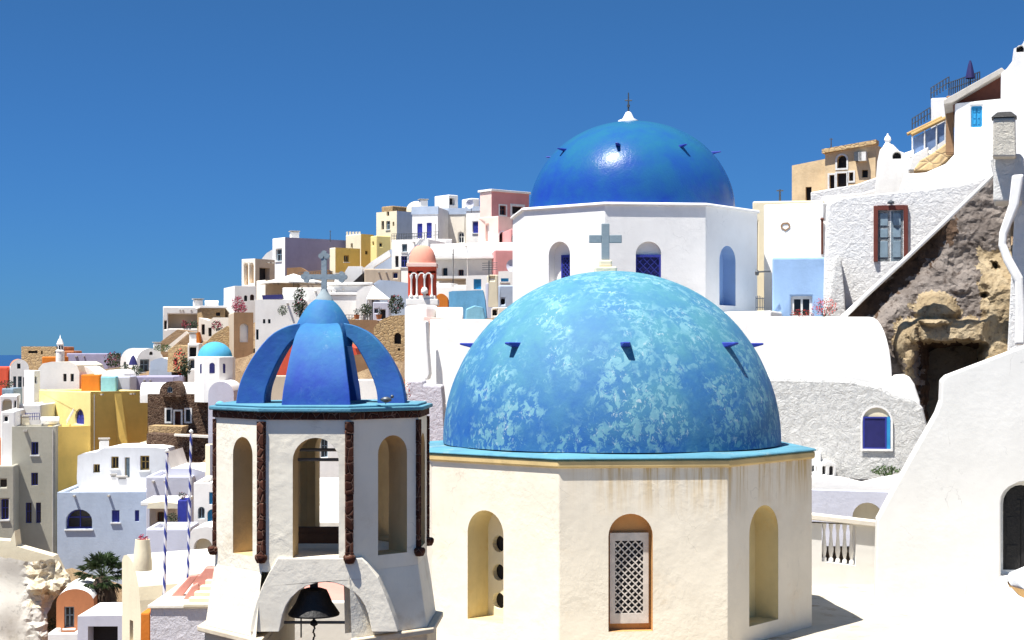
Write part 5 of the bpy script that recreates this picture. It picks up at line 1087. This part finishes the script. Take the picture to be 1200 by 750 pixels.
plant('dark oleander bush between the timber porch and the blue wall', 202, 616, 84, .8, .7, 'leafdark', 90, .09, seed=31, cat='bush', name='bush')
V('low lavender-grey wall behind the pot-shaped chimney', 168, 171, 222, 619, 720, 80, 2, 'lav', wl=3, cat='wall', name='terrace_wall')
r = Q('low white house with a wide cream arched niche beside the right flagpole', [(220, 720), (220, 628), (226, 620), (240, 617), (262, 619), (262, 720)], 76, 0, 3, 'white2', [('R', 227, 249, 631, 652, 'nb', True, .6)])
# cream vault in the lower left
lv = plaster((.80, .76, .66), .08, .015, 6, .25, (.66, .56, .42)); M['lv'] = lv
r = Q('large cream-faced barrel vault with a white rounded roof in front of the palm', [(143, 800)]+[(144, 665), (146, 652), (150, 650), (154, 653), (158, 664), (162, 680), (166, 705), (168, 730), (169, 800)], 58, 50, 7, 'orange', px0=143) if 0 else None
r = Q('large cream vaulted house with a white rounded roof in front of the palm', [(143, 800), (143, 656), (145, 651), (149, 650), (153, 654), (157, 662), (160, 674), (162.5, 688), (164, 704), (165, 722), (166, 800)], 63, -55, 8, 'cream', [('R', 152, 156, 727, 752, 'wd', False, .3)], px0=143, roof='lv', ctrl=False)
r = thing('chimney', 'cream tapered pot-shaped chimney with dark dried plants in its mouth', 'chimney', tuple(Wp(167, 659, 61)))
m = MB(); k = 61/F; m.lathe([(11*k, -.3), (11*k, 0), (10*k, 10*k), (8.6*k, 22*k), (8.3*k, 27*k), (6.8*k, 27*k), (6.5*k, 22*k), (0, 21*k)], 24); m.build('wall', M['cream'], r, smooth=30)
m = MB(); clump(m, (0, 0, 28*k), 7*k, 7*k, 5*k, 90, .05, 3); m.build('dried_plants', M['bloom'], r, merge=False)
# flagpoles
stripe, nt_, p_, co_ = base('striped_pole', .5, .3); sp_ = _n(nt_, 'ShaderNodeSeparateXYZ'); nt_.links.new(co_, sp_.inputs[0])
at_ = _mul(nt_, _mul(nt_, sp_.outputs[0], 5.5), _mul(nt_, sp_.outputs[2], 1.9), 'ADD'); fr_ = _n(nt_, 'ShaderNodeMath', operation='FRACT'); nt_.links.new(at_, fr_.inputs[0])
gt = _n(nt_, 'ShaderNodeMath', operation='GREATER_THAN'); gt.inputs[1].default_value = .5; nt_.links.new(fr_.outputs[0], gt.inputs[0]); nt_.links.new(_mix(nt_, gt.outputs[0], (.62, .62, .66), (.035, .05, .26)), p_.inputs['Base Color'])
for lb, (bx, by), (tx, ty), d in (('left blue and white striped flagpole on the white terrace', (192, 697), (196, 529), 47), ('right blue and white striped flagpole, top in front of the lava wall', (220, 672), (224, 506), 51)):
    A, B = Wp(bx, by, d), Wp(tx, ty, d); r = thing('flagpole', lb, 'flagpole', tuple(A), 0, 'striped flagpoles'); m = MB(); m.bar((0, 0, -.4), B-A, .048, .04, 12); m.build('pole', stripe, r, smooth=40)
    m = MB(); m.lathe([(0, -.05), (.06, -.03), (.07, .03), (0, .09)], 10, tuple(B-A)); m.build('finial', M['framewhite'], r, smooth=True)
# white terrace with pink steps
M['pinkw'] = plaster((.60, .27, .22), .15, .02, 8, .3, (.42, .2, .16)); M['roughlav'] = rubble((.62, .60, .64), 3, .06, .5, (.22, .18, .16))
r = thing('terrace', 'white flat terrace with a rough lavender-white front wall below the flagpoles', 'terrace', tuple(Wp(176, 800, 45))); zt = (HY-713)/F*45-r.location.z
m = MB(); m.box(0, 5.5, 0, 7.5, 0, zt); m.build('wall', M['roughlav'], r, bevel=.03); m = MB(); m.box(-.06, 5.5, -.06, 7.5, zt+.003, zt+.10); m.build('paving', M['lv'], r, bevel=.02)
CTRL += [(r.location.x+dx, 45+dy, r.location.z-.3) for dx in (0, 5) for dy in (0, 4, 8)]
for lb, pts, d, th in (('salmon-pink sloping stair parapet on the white terrace, left one', [(194, 706), (197, 702), (222, 675), (232, 674), (228, 681), (208, 706)], 46.6, .35),
    ('paler pink sloping stair parapet right beside the left salmon one', [(212, 706), (224, 688), (231, 684), (234, 690), (224, 706)], 46.0, .35),
    ('salmon-pink upper landing wall behind the bell tower left edge', [(226, 694), (226, 676), (234, 674), (240, 666), (262, 666), (262, 694)], 47.4, .5)):
    PR(lb, pts, d, 5, th, 'pinkw', px0=pts[0][0], name='stair_wall', cat='wall', ctrl=False, bevel=.03)
r = thing('staircase', 'broad cream steps between the pink stair parapets and the bell tower', 'stairs', tuple(Wp(222, 706, 45.8))); k = 46/F; m = MB()
for i in range(5): m.box((4*i)*k, 46*k, .3*i-.9, .3*i-.6, 0, (4+5*i)*k)
m.build('steps', M['cream'], r, bevel=.02)
# orange arched cave house, dark garage, palm
Q('orange arched cave house with a dark door beside the palm', archpts(66, 110, 690, 760, 706), 79.5, 8, 4, 'terracotta', [('R', 75, 87, 711, 736, 'gb', False, .3)], roof='white')
M['doorgrey'] = plaster((.50, .42, .40), .15)
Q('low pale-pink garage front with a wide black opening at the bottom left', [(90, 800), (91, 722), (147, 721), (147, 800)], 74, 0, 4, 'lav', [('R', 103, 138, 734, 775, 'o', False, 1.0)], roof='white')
PR('narrow orange wall strip between the vaulted house and the white terrace', [(164, 800), (165, 718), (175, 718), (176, 800)], 50, 0, 2, 'orange', name='wall', cat='wall', ctrl=False)
V('white flat roof at the bottom edge beside the orange cave house', 54, 56, 92, 742, 800, 78, 2, 'white', wl=4)
plant('dark green bush in front of the orange cave house', 66, 742, 84, 1.0, .9, 'leafdark', 140, .09, seed=40, cat='bush', name='bush')
plant('second dark bush right beside the orange cave house door', 84, 741, 84, .8, .4, 'leafdark', 80, .08, seed=41, cat='bush', name='bush')
Q('cream curved stair parapet between the orange cave house and the palm', [(106, 722), (104, 708), (107, 706), (113, 716), (118, 718), (119, 722)], 86, 0, .6, 'cream', name='parapet', cat='wall', ctrl=False)
# palm
pb = Wp(120, 722, 82); palm = thing('palm_tree', 'dark green fan palm with a thick shaggy trunk', 'palm tree', tuple(pb)); k = 82/F
m = MB(); m.lathe([(.75, -1.5), (.72, 0), (.74, 20*k), (.60, 34*k), (.35, 44*k), (0, 48*k)], 14); rnd = random.Random(2)
for i in range(260):
    a = rnd.uniform(0, 6.28); z = rnd.uniform(-1, 36*k); rr = .70; p = Vector((rr*math.cos(a), rr*math.sin(a), z)); q = p+Vector((.22*math.cos(a), .22*math.sin(a), -rnd.uniform(.15, .5))); t = Vector((-math.sin(a), math.cos(a), 0))*.05; m.face([p-t, p+t, q])
m.build('trunk', plaster((.07, .05, .035), .4), palm, merge=False)
m = MB(); c = Vector((0, 0, 46*k))
for i in range(46):
    a = rnd.uniform(0, 6.28); el = rnd.uniform(-.55, 1.35); L = rnd.uniform(.75, 1.15)*1.0
    d0 = Vector((math.cos(a)*math.cos(el), math.sin(a)*math.cos(el), math.sin(el))); b = c+d0*L*.95; m.bar(c, b, .02, .012, 4); side = d0.cross(Vector((0, 0, 1))).normalized(); up = side.cross(d0)
    for j in range(15):      # fan of narrow leaflets
        t = (j-7)/7*1.5; dd = (d0*math.cos(t)+side*math.sin(t)+up*.12*math.cos(j*2)).normalized(); ln = .62*(1-.25*abs(t)/1.5)*rnd.uniform(.85, 1.1); w_ = dd.cross(up).normalized()*.035
        e = b+dd*ln-Vector((0, 0, .16*rnd.uniform(.4, 1.4))); mid = b+dd*ln*.5; m.face([b, mid-w_, e]); m.face([b, e, mid+w_])
m.build('fronds', M['leafdark2'] if 'leafdark2' in M else paint((.035, .06, .018), .5), palm, merge=False)
CTRL += [(pb.x, 78, pb.z-1.5), (-26, 79, -15.5), (-22, 74, -17), (-24, 86, -14.5), (-18, 66, -16), (-16, 60, -16), (-30, 80, -19), (-34, 76, -20)]
# cream garden walls and whitewashed rock slope, bottom left
Q('cream curved parapet running along the foot of the grey houses', [(-40, 668), (-40, 630), (12, 634), (17, 622), (19, 640), (62, 652), (70, 668), (40, 676)], 90, 0, 1.0, 'cream', name='parapet', cat='wall', px0=-40)
sl = rockmat('whitewashed_rock', [(.46, .435, .39), (.52, .495, .44), (.40, .37, .31)], .25, .008)
sl2 = rockmat('cream_rock', [(.58, .50, .36), (.66, .60, .46), (.30, .22, .14)], .8, .12)
def sd_(x, y):
    d = 84-.012*(y-650)+.5*noise.noise(Vector((x/50, y/50, 1)))+.8*(sstep(45, 70, x))+.35*nz(x, y, 10, 2)*sstep(20, 45, x)
    for cx, cy in ((38, 690), (46, 692), (62, 692), (52, 688)): d -= .7*math.sqrt(ell(x, y, cx, cy, 6, 5))
    return d
o = patch('rock_slope', [(-60, 655), (0, 652), (30, 658), (66, 655), (80, 672), (84, 686), (64, 702), (55, 720), (56, 745), (56, 830), (-60, 830)], sd_, 3.5, [sl, sl2], 4, lambda x, y: 1 if x+10*nz(x, y, 14, 4) > 34 and x+6*nz(x, y, 9, 4) < 90 and y < 712 else 0)
tag(o, 'whitewashed cream rock slope at the bottom left', kind='structure')
# ================================================================ red bell tower and the white walls around it
r = thing('red_bell_tower', 'small red bell tower with white columns and a salmon-pink dome', 'bell tower', tuple(Wp(495, 372, 72))); k = 72/F
def rb(m, x0, x1, y0, y1, z0, z1): m.box((x0-495)*k, (x1-495)*k, y0, y1, (372-z1)*k, (372-z0)*k)
m = MB(); rb(m, 491, 512, -.42, .42, 357, 376); m.build('plinth', M['salmon'], r, bevel=.02)
m = MB(); rb(m, 477, 514, -.7, .7, 351, 358); rb(m, 480, 511, -.62, .62, 347, 351); m.build('base', M['white'], r, bevel=.02)
m = MB()
for x0, x1 in ((479, 484), (489, 496.5), (503, 511)):
    for y0, y1 in ((-.55, -.35), (.35, .55)): rb(m, x0, x1, y0, y1, 318, 348)
rb(m, 479, 511, -.55, .55, 313, 321); rb(m, 485, 489, -.1, .1, 318, 348); rb(m, 479, 511, -.2, .2, 322, 348); m.build('body', M['red'], r, bevel=.015)
for x in (483, 489.5, 498.5, 507):
    m = MB(); m.lathe([(2.1*k, 0), (1.6*k, 1.5*k), (1.1*k, 4*k), (1.0*k, 20*k), (2.0*k, 23*k), (2.0*k, 25*k), (0, 25*k)], 12, ((x-495)*k, -.62, (372-348)*k)); m.build('column', M['white'], r, smooth=35)
for x in (486, 495, 503):
    m = MB(); n = 10; rr0, rr1 = 2.6*k, 4.0*k; c = ((x-495)*k, (372-324)*k); vs = []
    for i in range(n+1):
        a = math.pi*i/n
        for rr in (rr0, rr1):
            for y in (-.66, -.55): vs.append((c[0]+rr*math.cos(a), y, c[1]+rr*math.sin(a)))
    m.mesh(vs, [(4*i+a, 4*i+b, 4*i+4+b, 4*i+4+a) for i in range(n) for a, b in ((0, 2), (0, 1), (2, 3), (1, 3))]); m.build('arch_moulding', M['white'], r)
m = MB(); m.lathe([(3*k, 0), (4*k, 1.5*k), (3.8*k, 5*k), (2*k, 7.5*k), (0, 8*k)], 14, ((498.5-495)*k, -.70, (372-345)*k)); m.build('bell', M['white'], r, smooth=True)
m = MB(); rb(m, 477.5, 512.5, -.68, .68, 309, 313.5); m.build('cornice', M['palepink'], r, bevel=.02)
m = MB(); m.lathe([(16*k*math.cos(i*math.pi/24)**.7, 22*k*math.sin(i*math.pi/24)) for i in range(13)], 28, (0, 0, (372-309.5)*k)); m.build('dome', M['salmon'], r, smooth=45)
PR('tall narrow white wall pier in front of the red bell tower', [(474, 446), (474, 361), (477, 358), (498, 357), (500, 362), (503, 446)], 66, -22, 1.2, 'white', name='wall_pier', cat='wall', bevel=.06)
CTRL += [(-4.2, 66, -3.5), (-2, 70, -3.5)]
PR('broad blank white wall left of the flaking dome', [(474, 600), (474, 440), (502, 438), (503, 374), (520, 374), (556, 374), (610, 376), (700, 376), (700, 600)], 62, -20, 3, 'white', px0=474, name='white_wall', cat='wall', bevel=.08)
PR('slender flaring white buttress on the broad blank wall', [(497, 445), (496, 400), (496, 376), (499, 376), (501, 410), (503, 438), (501, 445)], 61.0, -20, .3, 'white2', px0=497, name='buttress', cat='wall', ctrl=False)
PR('orange-edged white ledge at the foot of the red bell tower', [(496, 378), (496, 371), (540, 374), (540, 378)], 63.5, 0, 3, 'palepink', px0=496, name='ledge', cat='ledge', ctrl=False)
barrel('small white half-barrel vault right of the red bell tower', 511, 543, 374, 360, 378, 66, 4, 'white', ctrl=False)
PR('round orange-red domed oven behind the red bell tower', archpts(509, 525, 344, 366, 353), 76, 0, 1.2, 'orange', name='oven', cat='oven', ctrl=False)
PR('chipped turquoise-blue painted wall above the blank white wall', [(526, 380), (526, 342), (530, 341), (566, 340), (568, 350), (571, 380)], 80, 0, 3, 'tubblue', px0=526, name='blue_wall', cat='wall')
PR('scuffed light-blue lower tank in front of the turquoise-blue wall', [(545, 380), (546, 362), (556, 358), (566, 360), (570, 380)], 74, 0, 1, 'lightcyan', px0=545, name='tank', cat='tank', ctrl=False)
Q('white box house with a blue window and door above the turquoise wall', [(546, 385), (546, 323), (585, 322), (585, 385)], 120, 0, 3, 'white', [('R', 555, 564, 327, 339, 't', False, .2)])
Q('white box house with a turquoise-framed strip window beside the church drum', [(584, 385), (584, 318), (606, 317), (612, 385)], 118, 0, 3, 'white', [('R', 587, 596, 326, 330, 't', False, .2)])
V('grey-blue plastered water tower stub behind the flaking dome', 569, 571, 583, 331, 380, 96, 5, 'lav', wl=1.5)
V('grey-blue plastered annex with dark openings behind the flaking dome', 583, 585, 606, 334, 380, 98, 5, 'bluegrey', [('R', 587, 592, 350, 357, 'o', False, .4)], wl=2)
V('pale cream ledge with black openings low behind the flaking dome', 575, 577, 604, 360, 385, 90, 3, 'warm', [('R', 577, 583, 363, 370, 'o', False, .4)], wl=2)
V('cream box with a dark figure-shaped gap under the television aerial', 570, 572, 584, 322, 331, 96, 5, 'cream', [('R', 574, 580, 324, 329, 'o')], wl=1, ctrl=False)
r = thing('aerial', 'television aerial on a pole behind the flaking dome', 'aerial', tuple(Wp(573, 331, 94))); m = MB(); m.bar((0, 0, 0), (0, 0, 1.3), .03)
for i in range(4): m.bar((-.4, 0, .75+i*.13), (.5, 0, .78+i*.13), .018)
m.build('rods', M['metal'], r)
for lb, px, y0, y1, d in (('thin pole on the long white house wall below the pink mansion', 531, 352, 292, 140), ('thin aerial on the roof of the purple-grey house', 387, 280, 270, 172), ('thin aerial pole on the cream block right of the church drum', 914, 236, 222, 57), ('thin aerial pole on the mansion roof', 974, 172, 162, 108)):
    r = thing('aerial_pole', lb, 'aerial', tuple(Wp(px, y0, d))); m = MB(); m.bar((0, 0, -.3), (0, 0, (y0-y1)/F*d), .05, .03); m.bar((-.12, 0, (y0-y1)/F*d*.9), (.12, 0, (y0-y1)/F*d*.9), .025); m.build('pole', M['metal'], r)
PR('rough grey block at the right end of the bell tower roof', [(500, 560), (500, 462), (494, 452), (515, 450), (518, 500), (522, 560)], 40, 0, 2, 'roughlav', px0=500, name='rubble_wall', cat='wall', ctrl=False) if 0 else None
PR('rough lavender-white wall base between the bell tower and the flaking dome', [(478, 600), (478, 446), (495, 446), (496, 451), (517, 452), (519, 470), (524, 600)], 48, 0, 2, 'roughlav', px0=478, name='rubble_wall', cat='wall', ctrl=False)
plant('red bougainvillea sprig at the right foot of the crown', 476, 476, 42, .25, .75, 'leafdark', 10, .04, 'bloomred', 60, seed=50, cat='bougainvillea', name='bougainvillea')
# things seen through the crown and the arches of the bell tower
Q('white cube house with a shaded side seen through the crown ribs', [(400, 520), (400, 446), (452, 446), (452, 520)], 86, 0, 5, 'white')
Q('rust-red plastered house seen between the crown ribs', [(318, 470), (318, 404), (345, 396), (345, 470)], 100, 0, 4, 'red')
Q('red gable seen through the right gap of the crown', [(398, 430), (398, 398), (416, 408), (424, 430)], 102, 0, 4, 'red')
Q('dark ruined stone wall seen through the right gap of the crown', [(400, 462), (402, 418), (430, 414), (442, 420), (442, 462)], 98, 0, 4, 'brown')
Q('pinkish grey house wall seen through the left gap of the crown', [(296, 520), (300, 441), (336, 441), (336, 520)], 90, 0, 4, 'beige')
V('white stepped house with small windows seen through the front arch', 318, 322, 400, 500, 560, 80, 4, 'white2', [('R', 356, 362, 530, 545, 'k'), ('R', 376, 384, 512, 536, 'gb'), ('R', 366, 370, 546, 552, 'k')], wl=5)
barrel('white barrel vault seen low through the front arch', 330, 420, 590, 560, 640, 66, 4, 'white', ctrl=True)
V('white terrace block below the bell tower arches', 250, 254, 500, 612, 700, 58, 2, 'lv', wl=8, par=.15)
V('low pink-edged white terrace seen under the bell arch', 262, 266, 520, 706, 770, 40, 2, 'lv', wl=6, par=.2, roof='pinkw')

Q('white terraced wall filling the slope under the long broad white house', [(500, 400), (500, 338), (530, 336), (560, 340), (612, 338), (612, 400)], 134, -18, 3, 'white')
def chim(label, px, py, d, w_, h_, mat='white', cap=True):
    r = thing('chimney', label, 'chimney', tuple(Wp(px, py, d)), .3); m = MB(); m.box(-w_/2, w_/2, -w_/2, w_/2, -.4, h_); m.build('stack', M[mat], r)
    if cap: m = MB(); m.box(-w_*.62, w_*.62, -w_*.62, w_*.62, h_+.10, h_+.18); m.box(-w_*.4, w_*.4, -w_*.4, w_*.4, h_, h_+.1); m.build('cap', M['concrete'], r)
    return r
chim('small white chimney on the roof edge of the royal-blue-doored house', 496, 243, 170, .8, .7)
chim('small white chimney on the purple-grey house roof', 345, 279, 175, .9, .6)
chim('stubby white chimney on the white loggia roof', 232, 359, 160, .9, .6)
chim('white chimney on the long low slab-roofed white house', 398, 334, 130, .7, .8)
chim('little white chimney on the roof of the white lumpy-roofed house', 122, 526, 106, .6, .55)
chim('square white chimney on the flat roof of the blue-grey cement house', 143, 576, 100, .55, .8)
chim('second smaller white chimney on the blue-grey cement house roof', 133, 577, 101, .35, 1.0)
chim('tan chimney on the roof of the grey plastered house', 30, 500, 107, .5, .6, 'cream')
chim('white chimney on the vault of the glazed arched house', 184, 415, 140, .6, .9)
chim('little white chimney left of the small sky-blue domed chapel', 226, 402, 128, .5, .7)
def dish(label, px, py, d, r_):
    o = thing('satellite_dish', label, 'satellite dish', tuple(Wp(px, py, d)), -.6); m = MB(); m.lathe([(0, 0), (r_*.5, .04), (r_, .17*r_/.4)], 18); m.v = [(x, -z, y) for x, y, z in m.v]; q = m.build('dish', M['lav'], o, smooth=True); q.location = (0, 0, r_*1.2)
    m = MB(); m.bar((0, .05, -.3), (0, .05, r_*1.2), .035); m.bar((0, 0, r_*1.1), (0, -r_*.9, r_*1.2), .015); m.build('mast', M['metal'], o); return o
dish('satellite dish on the white rooftop by the blue-windowed house', 552, 246, 166, .5)
dish('satellite dish on the cream box under the television aerial', 601, 320, 116, .45)
def tank(label, px, py, d, r_, L):
    o = thing('water_tank', label, 'water tank', tuple(Wp(px, py, d)), .2); m = MB(); m.bar((0, 0, r_*1.2), (L, 0, r_*1.2), r_, n=16); m.build('barrel', M['framewhite'], o, smooth=40)
    m = MB(); m.box(.1, .16, -r_, r_, 0, r_*.5); m.box(L-.16, L-.1, -r_, r_, 0, r_*.5); m.build('stand', M['metal'], o)
tank('white solar water tank on the roof of the brown stone house', 240, 360, 154, .3, 1.3)
tank('white water tank on the roof of the grey plastered house', 48, 499, 107, .28, 1.2)
for lb, x0, y0, x1, y1, d in (('roof railing on the white house behind the red bell tower', 459, 281, 500, 280, 157), ('thin rail along the beige house under the mushroom parasol', 350, 326, 390, 325, 144), ('thin rail on the terrace of the long low slab-roofed white house', 384, 376, 434, 376, 119)):
    railing(lb, (x0, y0), (x1, y1), d, d, 7, 14)
plant('tiny potted bush by the door of the small blue-grey tent house', 444, 374, 116, .5, .6, 'leafdark', 40, .08, seed=60, cat='potted plant', name='potted_plant', pot=.22)
plant('tiny potted bush on the slab terrace, left end', 418, 374, 117, .5, .5, 'leafdark', 40, .08, seed=61, cat='potted plant', name='potted_plant', pot=.22)
plant('low green shrub on the brown earth below the ruined gables', 190, 412, 138, 1.6, .7, 'leaf', 80, .14, seed=62, cat='bush', name='bush')
plant('dark shrub at the roof corner of the tan masonry house', 226, 384, 132, 1.0, .6, 'leafdark', 70, .12, 'bloom', 10, seed=63, cat='bush', name='bush')
plant('red and green balcony plants left of the tall shutters house', 8, 455, 116, 1.1, .6, 'leafdark', 80, .1, 'bloom', 12, seed=64, cat='plant', name='plant')

for lb, x0, y0, x1, y1, d in (('thin white string ledge across the long broad white wall, upper one', 504, 301, 612, 300, 146), ('thin white string ledge low on the long broad white wall', 500, 325, 572, 324, 144)):
    A, B = Wp(x0, y0, d), Wp(x1, y1, d); r = thing('ledge', lb, 'ledge', tuple(A)); m = MB(); m.box(0, (B-A).x, -.3, 5, -.12, .12); m.build('ledge_stone', M['white'], r)
for lb, x, y0, y1, d in (('grey drainpipe down the middle of the long broad white wall', 531, 292, 335, 145), ('dark drainpipe beside the two royal-blue doors', 510, 262, 300, 161), ('thin pipe down the white side of the long broad house by the aerial', 548, 304, 336, 145)):
    A = Wp(x, y1, d); r = thing('drainpipe', lb, 'pipe', tuple(A)); m = MB(); m.bar((0, 0, 0), (0, 0, (y1-y0)/F*d), .06); m.build('pipe', M['concrete'], r)
V('white lean-to shed with a grey door at the foot of the long broad white wall', 508, 510, 528, 332, 352, 136, -18, 'white', [('R', 514, 519, 338, 350, 'gb')], wl=2)
V('low white outhouse with one dark window right of the white lean-to', 530, 532, 547, 334, 352, 134, -18, 'warm', [('R', 537, 541, 339, 345, 'k')], wl=2)
# ================================================================ terrain and sea
import bisect
random.seed(11)
CTRL += [(-62, 128, -20), (-70, 100, -26), (-80, 70, -34), (-95, 130, -45), (-70, 170, -28), (-50, 175, -12), (-90, 200, -60), (-40, 200, -10), (-20, 215, -4), (0, 215, 0), (20, 200, 3), (-30, 40, -22), (-20, 20, -16), (-35, 60, -22), (-60, 40, -40), (0, 120, -2), (10, 120, 0), (5, 80, -3), (0, 150, 2), (-90, 30, -60), (60, 200, 5), (90, 120, 10), (40, 20, -2), (0, 260, -40), (-60, 260, -70), (60, 260, -30)]
cells = {}
for p in CTRL: cells.setdefault((round(p[0]/3), round(p[1]/3)), []).append(p)
CP = [min(c, key=lambda q: q[2]) for c in cells.values()]      # lowest point of each cell
def hgt(x, y):
    sw = sz = 0
    for (a, b, c) in CP:
        d2 = (x-a)**2+(y-b)**2+1.5; w_ = 1/(d2*d2); sw += w_; sz += w_*c
    return sz/sw-.5
X0, X1, Y0, Y1, st = -150, 110, -10, 300, 2.5
nx, ny = int((X1-X0)/st), int((Y1-Y0)/st); vs = []; fs = []
for j in range(ny+1):
    for i in range(nx+1):
        x, y = X0+i*st, Y0+j*st; z = hgt(x, y)+.9*noise.fractal(Vector((x*.12, y*.12, 0)), 1, 2, 4)*min(1, max(0, (y-50)/30))
        if y < 20: z = min(z, -9-(20-y)*.3)
        e = max(0, -85-x)/60+max(0, y-225)/60; z -= 60*min(e, 1.6)**1.3
        vs.append((x, y, z))
for j in range(ny):
    for i in range(nx): a = j*(nx+1)+i; fs.append((a, a+1, a+nx+2, a+nx+1))
m = MB(); m.mesh(vs, fs); o = m.build('hillside', M['earth'], smooth=True, merge=False); tag(o, 'brown rocky caldera hillside under the houses', kind='structure')
sm, nt_, p_, co_ = base('sea_water', .25, .5); p_.inputs['Base Color'].default_value = (.008, .045, .14, 1)
nt_.links.new(_bump(nt_, _noise(nt_, co_, .08, 6, .6), 1.0, .6), p_.inputs['Normal'])
m = MB(); m.face([(-150000, -2000, 0), (150000, -2000, 0), (150000, 150000, 0), (-150000, 150000, 0)]); o = m.build('sea', sm, loc=(0, 0, -170)); tag(o, 'deep blue sea reaching the horizon', kind='structure')
